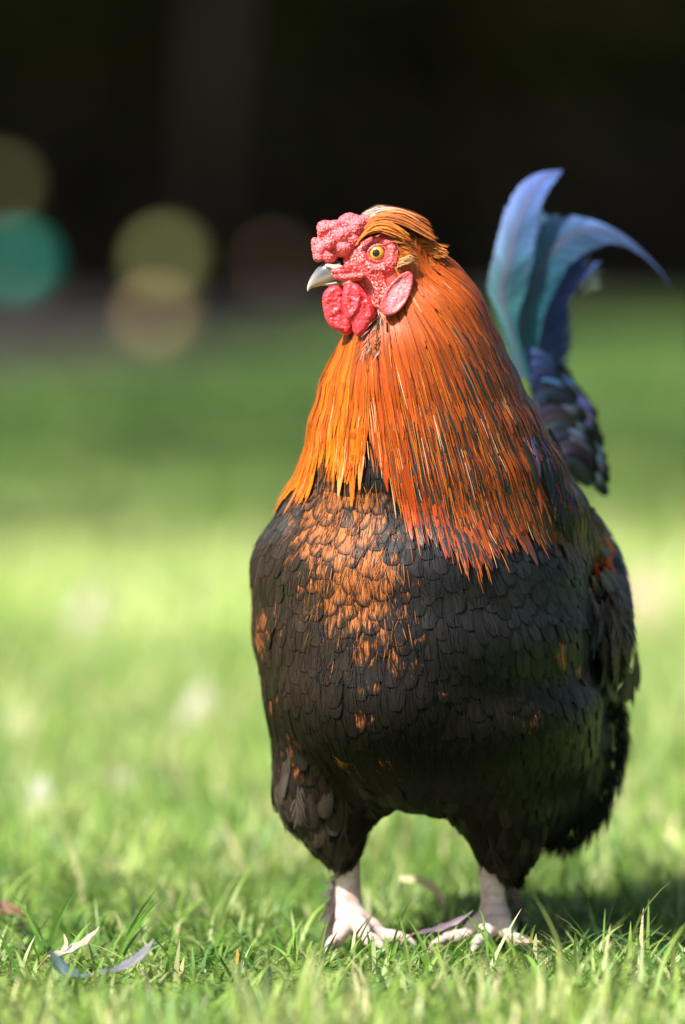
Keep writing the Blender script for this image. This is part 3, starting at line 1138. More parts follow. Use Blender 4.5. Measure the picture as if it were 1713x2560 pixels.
SPOTS = [(660, 1510), (650, 1560), (680, 1675), (705, 1785), (720, 1840), (820, 1840), (735, 1900), (860, 1880), (960, 1870), (1310, 1700), (1290, 1750), (1440, 1610), (1420, 1740), (1400, 1560), (905, 1720), (1080, 1640), (1000, 1590)]
for i in keep:
    p, n = Vector(SP[i]), Vector(SN[i])
    px, py = proj(p)
    hidden = n.y > 0.45 or p.y > 0.30
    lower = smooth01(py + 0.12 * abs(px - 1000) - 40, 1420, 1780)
    L = random.uniform(0.028, 0.038) + 0.008 * lower
    Wd = random.uniform(0.0098, 0.0118) + 0.0012 * lower
    if hidden:
        L, Wd = 0.05, 0.015
    fluffy = py > random.uniform(1900, 2060) or (px < 760 and py > random.uniform(1820, 1960)) or (py > 1780 and px > 1500)
    prof, vs = PR_ROUND, V_ROUND
    if fluffy:
        prof, vs = PR_PLUME, V_PLUME
        L, Wd = random.uniform(0.030, 0.050), random.uniform(0.003, 0.0065)
        if py > 2080:
            L *= 0.6
    pts, nr, s = grow(p, n, L, body_flow, 0.005)
    rs = resample(pts, nr, vs)
    if rs is None or s < L * 0.5:
        continue
    P, N = rs
    lift = 0.0015 + 0.0022 * smooth01(px, 1220, 1420) if not fluffy else random.uniform(0.002, 0.006)
    off = 0.0012 + lift * vs ** 1.2
    if not fluffy:
        Wd *= random.uniform(0.85, 1.15)
        G, fuv = ribbon(P, N, Wd * prof, vs, off, 0.11, 5, random.gauss(0, 0.06))
    # plumage colour at this place, with some light and shade mixed in
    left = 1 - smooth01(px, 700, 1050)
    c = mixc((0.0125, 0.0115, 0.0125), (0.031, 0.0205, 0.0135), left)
    c = mixc(c, (0.017, 0.0185, 0.024), smooth01(px, 1200, 1420))  # slate tint on the right: skylight sheen put into the colour
    c = mixc(c, (0.0065, 0.0043, 0.0030), lower * (0.9 - 0.35 * left - 0.35 * smooth01(px, 1250, 1450)))  # darker low down: blacker plumage plus belly self-shadow in the colour
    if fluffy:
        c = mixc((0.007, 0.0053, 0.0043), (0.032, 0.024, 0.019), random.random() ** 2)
        c = mixc(c, (0.095, 0.072, 0.058), random.random() ** 1.5 * (1 - smooth01(px, 780, 960)))  # paler left thigh: sunlit patch painted into the colour
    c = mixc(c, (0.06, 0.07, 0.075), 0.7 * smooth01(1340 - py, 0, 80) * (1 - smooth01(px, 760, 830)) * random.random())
    pa = copper_map(px, py) * random.uniform(0.45, 1.3)
    for (sx, sy) in SPOTS:
        pa = max(pa, 0.52 * math.exp(-((px - sx) ** 2 + (py - sy) ** 2) / 22 ** 2))
    if pa < 0.06:
        pa = 0.0
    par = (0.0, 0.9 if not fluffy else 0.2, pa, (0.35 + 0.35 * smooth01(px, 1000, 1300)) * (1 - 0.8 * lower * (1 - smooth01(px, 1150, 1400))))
    vd = view_dot(p, n)
    k = random.uniform(0.82, 1.18)
    if px > 1200:
        k *= random.uniform(0.7, 1.5)
    score = (L * Wd * max(vd, 0) * (1 if not hidden else 0)) if not is_cape(p) else 0
    if fluffy and random.random() < 0.35:
        barbed('thigh_feather', score, P + N * off[:, None], N, random.uniform(0.006, 0.011), None, (vs, PR_DOWN), lambda v, c=c, k=k: mixc(c, (c[0] * 1.6, c[1] * 1.6, c[2] * 1.6), v), (0, 0, 0, 0.15),
               22, 0.55, 0.0007, 0.30, 0.0004, (c[0] * 2, c[1] * 2, c[2] * 2))
    elif fluffy:
        G, fuv = ribbon(P, N, random.uniform(0.008, 0.0125) * prof, vs, off, 0.2, 5, random.gauss(0, 0.15))
        emit('thigh_feather', score, G, fuv, rgba(c, k), (0, 0.5, 0, 0.1))
    else:
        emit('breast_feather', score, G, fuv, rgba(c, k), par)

# loose barbs lying over the body feathers soften their margins and carry the copper across them
acc = Acc()
VS4 = np.array([0, .35, .7, 1.0])
for i in rng.choice(len(SP), 30000, replace=False):
    p, n = Vector(SP[i]), Vector(SN[i])
    if n.y > 0.35 or p.y > 0.28 or is_cape(p):
        continue
    px, py = proj(p)
    if py < 1100 or py > 2000:
        continue
    cm = copper_map(px, py)
    if random.random() > 0.45 + 0.5 * cm:
        continue
    L = random.uniform(0.008, 0.017)
    fan = random.gauss(0, 0.28)

    def fl(p_, n_, fan=fan):
        d_ = body_flow(p_, n_)
        return (d_ + n_.cross(d_) * fan).normalized()
    pts, nr, s = grow(p, n, L, fl, 0.004)
    rs = resample(pts, nr, VS4)
    if rs is None or s < 0.006:
        continue
    P, N = rs
    off = 0.0022 + 0.0016 * VS4 + random.uniform(0, 0.0008) + 0.0015 * smooth01(px, 1220, 1420)
    G, fuv = ribbon(P, N, np.array([.5, 1, .8, .08]) * random.uniform(0.00018, 0.00042), VS4, off, 0.1, 3)
    fuv[..., 0] *= 0.3
    fuv[..., 1] *= 0.3
    left = 1 - smooth01(px, 700, 1050)
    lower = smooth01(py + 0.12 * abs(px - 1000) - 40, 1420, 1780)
    if random.random() < cm * 0.55:
        c = mixc((0.36, 0.13, 0.032), (0.17, 0.045, 0.012), random.random())
    else:
        c = mixc((0.010, 0.011, 0.013), (0.026, 0.019, 0.014), left)
        c = mixc(c, (0.0065, 0.0043, 0.0030), lower * 0.7)  # lower barbs darkened for belly self-shadow as well as blacker plumage
        c = tuple(q * random.uniform(0.4, 1.7) for q in c)
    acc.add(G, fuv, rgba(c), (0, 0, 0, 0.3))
o_ = acc.build('body_barbs', M_FEATHER)
tag(o_, kind='stuff')
o_.parent = rooster
o_.matrix_parent_inverse = Matrix.Translation(-rooster.location)

# ================= neck cape (hackle)
def hackle_radius(p, n):
    if not is_cape(p):
        return -1
    px, py = proj(p)
    if py < 800 and px < 985:
        return -1              # bare face and throat
    if py < 600:
        return -1
    t = smooth01(py, 640, 1050)
    if py > cape_edge(px) - 120:
        return -1
    r = 0.0036 + 0.0044 * t
    return r if n[1] < 0.4 else r * 1.9


SP2, SN2 = scatter(150000)
m2 = np.array([is_cape(p) for p in SP2])
SP2, SN2 = SP2[m2], SN2[m2]
keep = thin(SP2, SN2, hackle_radius)


def hackle_style(px, py):
    """base colour, sunlit left side painted in lighter, and how dark the shaft stripe is"""
    left = 1 - smooth01(px, 850, 960)
    c = mixc((0.40, 0.068, 0.004), (0.66, 0.145, 0.006), left)
    c = mixc(c, (0.80, 0.22, 0.007), left * 0.7 * smooth01(py, 1000, 1180))
    red = math.exp(-((px - 1030) / 140) ** 2) * smooth01(py, 880, 1180)
    c = mixc(c, (0.42, 0.038, 0.004), red * 0.9)
    c = mixc(c, (0.44, 0.085, 0.012), 0.6 * smooth01(820 - py, 0, 120))
    dk = smooth01(px + 0.45 * (py - 900), 1000, 1270)
    return c, dk


for i in keep:
    p, n = Vector(SP2[i]), Vector(SN2[i])
    px, py = proj(p)
    t = smooth01(py, 640, 1050)
    L = (0.044 + 0.074 * t) * random.uniform(0.85, 1.2)
    Wd = (0.0020 + 0.0025 * t) * random.uniform(0.8, 1.25)
    jit = random.gauss(-8, 30)
    pts, nr, s = grow(p, n, L, hackle_flow, 0.005, lambda q: proj(q)[1] > cape_edge(proj(q)[0]) + jit)
    if s < 0.018:
        continue
    rs = resample(pts, nr, V_LANCE)
    if rs is None:
        continue
    P, N = rs
    off = 0.0026 + (0.0033 * min(1, s / 0.08)) * V_LANCE ** 0.9 + random.uniform(0, 0.0004)
    G, fuv = ribbon(P, N, Wd * PR_LANCE, V_LANCE, off, 0.09, 4, random.gauss(0, 0.05))
    tx, ty = proj(P[-1])
    c, _ = hackle_style(px, py)
    c2, dk = hackle_style(tx, ty)
    base = mixc(c, c2, 0.5)
    if random.random() < 0.06:
        base = mixc(base, (0.85, 0.40, 0.16), random.uniform(0.15, 0.4))
    elif random.random() < 0.15:
        base = mixc(base, (0.18, 0.03, 0.005), random.uniform(0.3, 0.8))
    if px < 930 and random.random() < 0.3:
        base = mixc(base, (0.48, 0.065, 0.006), random.uniform(0.3, 0.9))
    stripe = min(1.0, dk * random.choice((0.35, 0.7, 1.0, 1.25)) + 0.05)
    darktip = smooth01(tx + 0.55 * (ty - 1150), 1380, 1520)
    colg = np.empty((len(V_LANCE), 4, 4))
    for r_, v in enumerate(V_LANCE):
        cc = mixc(base, (0.030, 0.034, 0.032), darktip * smooth01(v, 0.3, 0.8) * random.uniform(0.7, 1.0))
        k = 0.82 + 0.35 * v
        colg[r_, :] = (cc[0] * k, cc[1] * k, cc[2] * k, 1)
    colg[..., :3] *= random.uniform(0.80, 1.15)
    emit('hackle_feather', s * Wd * max(view_dot(P[4], N[4]), 0.0), G, fuv, colg, (stripe, 0.15, 0, 0.85))

# loose barbs and thin strands over the cape break up the edges
acc = Acc()
VS5 = np.array([0, .3, .6, .85, 1.0])
for i in rng.choice(len(SP2), 4200, replace=False):
    p, n = Vector(SP2[i]), Vector(SN2[i])
    px, py = proj(p)
    if (py < 800 and px < 990) or py < 600 or n.y > 0.4:
        continue
    t = smooth01(py, 640, 1050)
    L = random.uniform(0.025, 0.06) * (0.6 + 0.4 * t)
    jit = random.gauss(0, 30)
    pts, nr, s = grow(p, n, L, hackle_flow, 0.006, lambda q: proj(q)[1] > cape_edge(proj(q)[0]) + jit)
    rs = resample(pts, nr, VS5)
    if rs is None or s < 0.01:
        continue
    P, N = rs
    off = 0.0048 + 0.0022 * VS5 * random.random() - 0.004 * (1 - t)
    G, fuv = ribbon(P + np.outer(VS5 ** 2, rng.normal(0, 0.0012, 3)), N, np.array([.5, .9, 1, .7, .1]) * random.uniform(0.00022, 0.0005), VS5, off, 0.1, 3)
    c, dk = hackle_style(px, py)
    q = random.random()
    if q < 0.06:
        c = mixc(c, (0.90, 0.62, 0.42), random.uniform(0.4, 0.9))  # pale strands paint the sun's streaks on glossy shafts
    elif q < 0.06 + 0.45 * dk:
        c = (0.02, 0.025, 0.022)
    elif q < 0.75:
        c = mixc(c, (0.75, 0.24, 0.02), 0.5)
    else:
        c = mixc(c, (0.25, 0.05, 0.01), 0.6)
    acc.add(G, fuv, rgba(c, random.uniform(0.8, 1.15)), (0, 0, 0, 0.6))
tag(acc.build('hackle_strands', M_FEATHER), kind='stuff')
o_ = bpy.data.objects['hackle_strands']
o_.parent = rooster
o_.matrix_parent_inverse = Matrix.Translation(-rooster.location)

# ================= feathers drawn one by one
def hand_feather(kind, pts, hw, colr, par, n=9, cup=0.2, nrm=None, prof='lance', hw2=None, roll=0.0, score=1.0, k=5, edge=0.0, shade=None):
    """pts: (px, py, Y) along the shaft"""
    P = spline([at(*q) for q in pts], n)
    vs = np.linspace(0, 1, n)
    pv, pp = {'lance': (V_LANCE, PR_LANCE), 'round': (V_ROUND, PR_ROUND), 'plume': (V_PLUME, PR_PLUME)}.get(prof, (None, None)) if isinstance(prof, str) else (np.array(prof[0]), np.array(prof[1]))
    pr = np.interp(vs, pv, pp)
    N = np.tile(np.array(nrm if nrm is not None else (0, -1, 0.15), dtype=float), (n, 1))
    N /= np.linalg.norm(N, axis=1, keepdims=True)
    G, fuv = ribbon(P, N, hw * pr, vs, np.zeros(n), cup, k, roll, None, None if hw2 is None else hw2 * pr, edge)
    col = np.empty((n, k, 4))
    col[:] = rgba(colr)
    if shade is not None:
        for i, v in enumerate(vs):
            col[i, :, :3] = shade(v)
    emit(kind, score, G, fuv, col, par)


def crop(x, y):
    """pixel of the enlarged head view -> photograph pixel"""
    return 740 + x / 3.92, 490 + y / 3.92


def jitter(pts, s, sy=0.0):
    jx, jy = random.gauss(0, s), random.gauss(0, s)
    return [(x + jx * (0.4 + 0.6 * i / (len(pts) - 1)), y + jy * (0.4 + 0.6 * i / (len(pts) - 1)), Y + sy) for i, (x, y, Y) in enumerate(pts)]


def lerp_path(a, b, t):
    return [tuple(p[k] * (1 - t) + q[k] * t for k in range(3)) for p, q in zip(a, b)]


def trim_path(pa, a, b):
    n = len(pa) - 1
    out = []
    for k in range(n + 1):
        t = (a + (b - a) * k / n) * n
        i = min(int(t), n - 1)
        f = t - i
        out.append(tuple(pa[i][q] + (pa[i + 1][q] - pa[i][q]) * f for q in range(3)))
    return out


def cpath(l, y0, y1):
    n = len(l)
    return [(*crop(x, y), y0 + (y1 - y0) * i / (n - 1)) for i, (x, y) in enumerate(l)]


# crest: from the comb back over the crown
top_path = cpath([(640, 175), (780, 92), (980, 105), (1160, 165), (1310, 245)], YH, YH + .002)
mid_path = cpath([(700, 230), (860, 165), (1060, 180), (1230, 280), (1375, 400)], YH - .010, YH - .004)
low_path = cpath([(660, 330), (800, 235), (980, 250), (1160, 330), (1390, 460)], YH - .018, YH - .014)
brow_a = cpath([(640, 400), (760, 265), (900, 260), (1010, 300), (1130, 400)], YH - .019, YH - .022)
brow_b = cpath([(570, 500), (680, 370), (820, 330), (980, 380), (1080, 440)], YH - .018, YH - .023)
for far in (0, 1):
    for i in range(280):
        t = random.random()
        pa = lerp_path(top_path, mid_path, t * 2) if t < 0.5 else lerp_path(mid_path, low_path, t * 2 - 1)
        pa = trim_path(pa, random.uniform(0, 0.3), random.uniform(0.62, 1.04))
        pa = jitter(pa, 2.5, random.gauss(0, 0.0022))
        if far:
            pa = [(x, y, 2 * YH - Y) for (x, y, Y) in pa]
        grey = (t < 0.42)
        c0 = mixc((0.42, 0.33, 0.28), (0.62, 0.47, 0.38), random.random()) if grey else mixc((0.64, 0.20, 0.035), (0.40, 0.10, 0.02), random.random())
        c1 = mixc((0.66, 0.18, 0.03), (0.42, 0.13, 0.045), random.random())
        if random.random() < 0.25:
            c0, c1 = mixc(c0, (0.12, 0.06, 0.04), 0.7), (0.16, 0.05, 0.015)
        elif random.random() < 0.06:
            c1 = (0.6, 0.38, 0.26)
        hand_feather('crest_feather', pa, random.uniform(0.00035, 0.0008), c0, (0.15, 0.1, 0, 0.4), 9, 0.3, (0, -1 if not far else 1, 0.8), score=1 - 0.9 * far,
                     shade=lambda v: mixc(c0, c1, smooth01(v, 0.15, 0.55)))
    for i in range(150):
        pa = lerp_path(brow_a, brow_b, random.random())
        pa = trim_path(pa, random.uniform(0, 0.3), random.uniform(0.6, 1.04))
        pa = jitter(pa, 2.5, random.gauss(0, 0.0016))
        if far:
            pa = [(x, y, 2 * YH - Y) for (x, y, Y) in pa]
        c0 = mixc((0.70, 0.24, 0.03), (0.48, 0.12, 0.02), random.random())
        hand_feather('crest_feather', pa, random.uniform(0.0004, 0.0008), c0, (0.1, 0.1, 0, 0.45), 9, 0.3, (0, -1 if not far else 1, 0.5), score=1 - 0.9 * far)
    # dark short feathers behind the brow, running back to the nape
    for i in range(240):
        x, y = random.uniform(850, 1330), random.uniform(330, 620)
        if y < 330 + (x - 850) * 0.25 or (x < 1010 and y > 420):
            continue
        a = random.gauss(0.28, 0.12)
        L = random.uniform(120, 230)
        pa = [(*crop(x + L * k * math.cos(a), y + L * k * math.sin(a)), 0) for k in (0, .35, .7, 1)]
        q = []
        for k, (hx, hy, _) in enumerate(pa):
            h = front_hit(hx, hy)[0]
            yy = (h.y if h is not None else YH) - 0.0022 - 0.0012 * k
            q.append((hx, hy, yy if not far else 2 * YH - yy))
        c0 = mixc((0.50, 0.15, 0.02), (0.26, 0.075, 0.015), random.random())
        hand_feather('crest_feather', q, random.uniform(0.0007, 0.0013), c0, (0.2, 0.1, 0, 0.35), 7, 0.3, (0, -1 if not far else 1, 0.3), score=0.6 - 0.5 * far)
    # buff ear tuft
    for i in range(240):
        r1, r2 = math.sqrt(random.random()), random.random()
        x0 = 975 * (1 - r1) + r1 * (1005 * (1 - r2) + 1110 * r2)
        y0 = 725 * (1 - r1) + r1 * (615 * (1 - r2) + 575 * r2)
        f = random.uniform(0.3, 0.75)
        x1, y1 = x0 + (1200 - x0) * f, y0 + (640 + random.gauss(0, 22) - y0) * f - 12
        yb = YH - 0.0255 + random.gauss(0, 0.0008)
        q = [(*crop(x0, y0), yb + .003), (*crop((x0 + x1) / 2, (y0 + y1) / 2 - 6), yb - .0015), (*crop(x1, y1), yb - .001)]
        if far:
            q = [(x, y, 2 * YH - Y) for x, y, Y in q]
        c0 = mixc((0.52, 0.30, 0.14), (0.34, 0.17, 0.07), random.random())
        hand_feather('ear_tuft', q, random.uniform(0.0002, 0.0004), c0, (0, 0, 0, 0.2), 5, 0.2, (0, -1 if not far else 1, 0.4), score=0.3 - 0.2 * far, k=3)

# white bristles on the cheek, dark and pale down below the throat
for i in range(95):
    x0, y0 = random.uniform(620, 880), random.uniform(820, 1180)
    if x0 < 620 + (y0 - 820) * 0.33 or x0 > 900 - (y0 - 900) * 0.15:
        continue
    hx, hy = crop(x0, y0)
    h = front_hit(hx, hy)[0]
    if h is None:
        continue
    a = random.gauss(1.05, 0.25)
    L = random.uniform(35, 85)
    q = [(hx, hy, h.y - .001), (*crop(x0 + L * .5 * math.cos(a), y0 + L * .5 * math.sin(a)), h.y - .003), (*crop(x0 + L * math.cos(a), y0 + L * math.sin(a)), h.y - .0038)]
    hand_feather('cheek_bristle', q, random.uniform(0.00022, 0.0004), random.choice([(0.62, 0.48, 0.40), (0.5, 0.3, 0.25), (0.25, 0.12, 0.10)]), (0, 0, 0, 0.5), 5, 0.1, score=0.1, k=3)
for i in range(120):
    hx, hy = random.uniform(905, 955), random.uniform(790, 880)
    h = front_hit(hx, hy)[0]
    if h is None:
        continue
    a = random.gauss(1.7, 0.5)
    L = random.uniform(20, 45)
    q = [(hx, hy, h.y - .003), (hx + L * .5 * math.cos(a), hy + L * .5 * math.sin(a), h.y - .006), (hx + L * math.cos(a), hy + L * math.sin(a), h.y - .007)]
    hand_feather('throat_down', q, random.uniform(0.0002, 0.00042), random.choice([(0.05, 0.035, 0.03), (0.02, 0.016, 0.014), (0.12, 0.06, 0.04), (0.4, 0.33, 0.28)]), (0, 0, 0, 0.3), 5, 0.1, score=0.1, k=3)

def vane(kind, pts, hw, hw2, prof, shade, n, nrm, nb, ang=0.85, droop=0.12, score=1.0, gloss=0.25, ragged=0.06, shaft_col=(0.05, 0.045, 0.05)):
    P = spline([at(*q) for q in pts], n)
    N = np.tile(np.array(nrm, dtype=float), (n, 1))
    N /= np.linalg.norm(N, axis=1, keepdims=True)
    pv = {'lance': (V_LANCE, PR_LANCE), 'round': (V_ROUND, PR_ROUND)}.get(prof, None) if isinstance(prof, str) else prof
    Ls = np.sum(np.linalg.norm(np.diff(P, axis=0), axis=1))
    barbed(kind, score, P, N, hw, hw2, pv, shade, (0, 0, 0, gloss), nb, ang, Ls / nb * 0.62, droop, 0.0011, shaft_col, ragged)


# ---- tail: sickles and coverts (blue-black, glossy, sky sheen mixed into the colour)
BL = (0.03, 0.06, 0.22)
TEAL = (0.012, 0.055, 0.068)


def crop5(x, y):
    return 1180 + x / 2.664, 400 + y / 2.664


def tpath(l, y0, y1):
    n = len(l)
    return [(*crop5(x, y), y0 + (y1 - y0) * i / (n - 1)) for i, (x, y) in enumerate(l)]


SICK_ = ([0, .15, .4, .65, .8, .9, .97, 1], [.8, 1, 1, .95, .85, .65, .32, .03])
def sickle(left, shaft, right, y0, y1, shade, m=70, score=3.0, fold=0.25):
    """broad feather drawn by its two margins and its shaft, vane folded along the shaft, margin notched by the barbs"""
    Lf, Sh, Rt = (spline(tpath(q, y0, y1), m) for q in (left, shaft, right))
    vs = np.linspace(0, 1, m)
    k = 13
    u = np.linspace(-1, 1, k)
    G = np.zeros((m, k, 3))
    notch = 1 - 0.07 * rng.random(m)
    for i in range(m):
        for j in range(k):
            e = Lf[i] if u[j] < 0 else Rt[i]
            f = abs(u[j]) * (notch[i] if abs(u[j]) > 0.8 else 1.0)
            q = Sh[i] + (e - Sh[i]) * f
            wpx = abs(e[0] - Sh[i][0]) + abs(e[1] - Sh[i][1])
            Y = q[2] + fold * wpx * PX * (f ** 1.3) + 0.0006 * math.sin(i * 2.3 + j * 0.6) * f
            G[i, j] = at(q[0], q[1], Y)
    fuv = np.zeros((m, k, 3))
    fuv[..., 0] = u[None, :] * 0.92
    fuv[..., 1] = vs[:, None] * 0.8
    fuv[..., 2] = random.random()
    col = np.ones((m, k, 4))
    tab = rng.uniform(0.62, 1.38, 80)
    for i, v in enumerate(vs):
        for j in range(k):
            q = (v * 42 - abs(u[j]) * 4.5) % 79
            b = tab[int(q)] * (1 - q % 1) + tab[int(q) + 1] * (q % 1)
            col[i, j, :3] = [z * (1 + (b - 1) * min(1, 2 * abs(u[j]))) for z in shade(v, u[j])]
    emit('tail_feather', score, G, fuv, col, (0.12, 0.0, 0, 0.45))


def blue_sheen(v, u, lo, hi):
    c = mixc(lo, hi, smooth01(v, 0.15, 0.85))
    c = mixc(c, (0.13, 0.20, 0.48), 0.6 * smooth01(abs(u), 0.45, 1.0) * smooth01(v, 0.2, 0.6))
    return mixc(c, (0.07, 0.06, 0.10), 0.7 * (1 - smooth01(abs(u), 0.05, 0.28)))


sickle([(300, 1450), (170, 1050), (95, 830), (130, 640), (165, 500), (225, 310), (290, 185), (390, 105), (500, 72), (600, 66)],
       [(340, 1450), (240, 1080), (190, 930), (235, 700), (265, 560), (320, 390), (365, 270), (430, 170), (515, 100), (602, 70)],
       [(400, 1450), (310, 1100), (375, 860), (405, 690), (430, 500), (465, 330), (505, 230), (545, 165), (580, 115), (604, 76)], .36, .42,
       lambda v, u: blue_sheen(v, u, (0.022, 0.085, 0.10), (0.085, 0.145, 0.42)))
sickle([(300, 1450), (290, 1150), (360, 860), (405, 660), (440, 460), (500, 392), (600, 368), (720, 370), (850, 410), (1000, 492), (1130, 598), (1260, 738), (1358, 898)],
       [(360, 1450), (320, 1150), (385, 900), (435, 750), (500, 640), (570, 565), (660, 505), (760, 470), (870, 462), (1010, 515), (1140, 615), (1268, 752), (1362, 902)],
       [(430, 1450), (470, 1120), (530, 950), (590, 830), (640, 730), (700, 665), (770, 620), (860, 585), (950, 565), (1050, 590), (1160, 660), (1275, 775), (1366, 906)], .38, .46,
       lambda v, u: blue_sheen(v, u, (0.018, 0.085, 0.125), (0.08, 0.14, 0.36)), 90)
vane('tail_feather', tpath([(420, 1480), (450, 1250), (520, 1020), (600, 880), (690, 760), (740, 720), (785, 850)], .41, .44), 0.0125, 0.012,
     ([0, .15, .4, .65, .8, .9, .97, 1], [.8, 1, 1, .95, .85, .65, .32, .03]), lambda v: mixc((0.03, 0.055, 0.17), (0.42, 0.42, 0.46), smooth01(v, 0.72, 0.9)), 24, (-0.2, -1, 0.3), 90, score=2)
vane('tail_feather', tpath([(480, 1560), (540, 1400), (575, 1250), (580, 1080), (570, 960)], .42, .45), 0.0125, None, ([0, .15, .4, .65, .8, .9, .97, 1], [.8, 1, 1, .95, .85, .65, .32, .03]), lambda v: (0.05, 0.075, 0.21), 16, (0.3, -1, 0.2), 70, score=2)
vane('tail_feather', tpath([(300, 1500), (360, 1200), (420, 900), (470, 620), (510, 400)], .43, .47), 0.014, None, ([0, .15, .4, .65, .8, .9, .97, 1], [.8, 1, 1, .95, .85, .65, .32, .03]), lambda v: (0.03, 0.075, 0.14), 18, (0.1, -1, 0.1), 110, score=2)
# coverts folding down over the tail base, right edge of the bird
START = [(300, 1330), (380, 1480), (430, 1640), (480, 1800), (560, 1940), (600, 2050)]
FINISH = [(640, 1470), (790, 1640), (850, 1790), (890, 1960), (905, 2130), (888, 2280)]
for i in range(34):
    t = (i + 0.5 * random.random()) / 34 * 4.95
    k = int(t)
    f = t - k
    s0 = [START[k][q] * (1 - f) + START[k + 1][q] * f for q in (0, 1)]
    e0 = [FINISH[k][q] * (1 - f) + FINISH[k + 1][q] * f for q in (0, 1)]
    lay = i % 3
    cut = (1.0, 0.80, 0.62)[2 - lay] + random.uniform(-0.05, 0.05)     # the under layer reaches out furthest
    dx, dy = (e0[0] - s0[0]) * cut, (e0[1] - s0[1]) * cut
    up = random.uniform(45, 85)
    l = [tuple(s0), (s0[0] + dx * 0.35, s0[1] + dy * 0.22 - up * 0.7), (s0[0] + dx * 0.72, s0[1] + dy * 0.60 - up * 0.45), (s0[0] + dx, s0[1] + dy)]
    y = .385 - 0.016 * t - 0.006 * (2 - lay) + (0.02 if lay == 2 else 0)
    blue = mixc((0.055, 0.098, 0.270), (0.115, 0.125, 0.190), smooth01(t, 1.0, 3.2)) if random.random() < 0.85 else (0.11, 0.11, 0.15)
    blue = tuple(q * random.uniform(0.6, 1.3) for q in blue)
    dark = (0.004, 0.004, 0.0045)
    edge0 = random.uniform(0.45, 0.75)
    hand_feather('tail_covert', jitter(tpath(l, y, y + .02), 4), random.uniform(.0075, .0115), blue, (0.15, 0.6, 0, 0.55), 14, 0.08, (-0.25 + random.gauss(0, .25), -1, 0.3 + random.gauss(0, .15)), 'round',
                 score=1.5, k=5, shade=lambda v: mixc(blue, dark, smooth01(v, edge0, edge0 + 0.2) if lay else (0.85 if t > 0.8 else 0.3)))

# ---- folded wing on the right flank, and its twin on the far side
WING = [
    # copper shoulder
    ([(1430, 1300), (1475, 1340), (1505, 1390), (1515, 1440)], .009, (0.30, 0.050, 0.010), .17), ([(1450, 1320), (1495, 1355), (1520, 1400), (1528, 1455)], .009, (0.34, 0.070, 0.014), .18),
    ([(1470, 1320), (1510, 1350), (1530, 1400), (1540, 1440)], .008, (0.30, 0.085, 0.03), .19), ([(1420, 1330), (1455, 1380), (1475, 1420), (1480, 1475)], .009, (0.30, 0.045, 0.010), .155),
    ([(1440, 1350), (1475, 1390), (1490, 1430), (1495, 1480)], .009, (0.32, 0.065, 0.014), .16), ([(1490, 1360), (1525, 1395), (1548, 1440), (1560, 1500)], .009, (0.24, 0.19, 0.18), .20),
    # grey bars below it
    ([(1475, 1440), (1505, 1490), (1515, 1540), (1512, 1590)], .011, (0.11, 0.095, 0.085), .165), ([(1495, 1430), (1530, 1480), (1545, 1540), (1545, 1600)], .011, (0.10, 0.09, 0.085), .175),
    ([(1460, 1460), (1485, 1520), (1495, 1570), (1490, 1640)], .011, (0.075, 0.065, 0.06), .155), ([(1510, 1420), (1545, 1470), (1563, 1540), (1568, 1610)], .011, (0.09, 0.08, 0.08), .19),
    # flight feathers
    ([(1480, 1500), (1510, 1570), (1522, 1640), (1515, 1700)], .012, (0.05, 0.043, 0.038), .17), ([(1500, 1500), (1535, 1570), (1548, 1650), (1540, 1730)], .012, (0.040, 0.035, 0.030), .18),
    ([(1515, 1490), (1553, 1570), (1568, 1650), (1560, 1735)], .012, (0.045, 0.040, 0.034), .20), ([(1530, 1480), (1566, 1560), (1582, 1650), (1572, 1728)], .011, (0.035, 0.032, 0.028), .22),
    ([(1480, 1560), (1505, 1640), (1525, 1700), (1540, 1745)], .008, (0.10, 0.12, 0.05), .165), ([(1520, 1470), (1565, 1540), (1586, 1620), (1584, 1700)], .010, (0.035, 0.032, 0.03), .24),
]
for far in (0, 1):
    for (l, w, c, y) in WING:
        pts = [(a + 4, b, y - 0.030 - 0.02 * (i == 0) + 0.012 * i) for i, (a, b) in enumerate(l)]
        q_ = []
        for (a_, b_, Y_) in pts:
            h_ = front_hit(a_ - 6, b_)[0]
            q_.append((a_, b_, min(Y_, h_.y - 0.005) if h_ is not None and h_.y < 0.3 else Y_))
        pts = q_
        c = tuple(min(0.10 if c[0] < 2.2 * c[1] else 0.6, q * f) for q, f in zip(c, (2.4, 2.1, 1.8) if c[0] < 2.2 * c[1] else (1.5, 1.35, 1.2)))
        if far:
            pts = [(2285 - a, b, Y + 0.075) for a, b, Y in pts]
        vane('wing_feather', pts, w, None, 'round', lambda v, c=c: c, 12, (0.75 if not far else -0.75, -0.75, 0.25), 44, 0.7, 0.12, 1 - 0.9 * far, 0.4, 0.12, tuple(q * 1.5 for q in c))

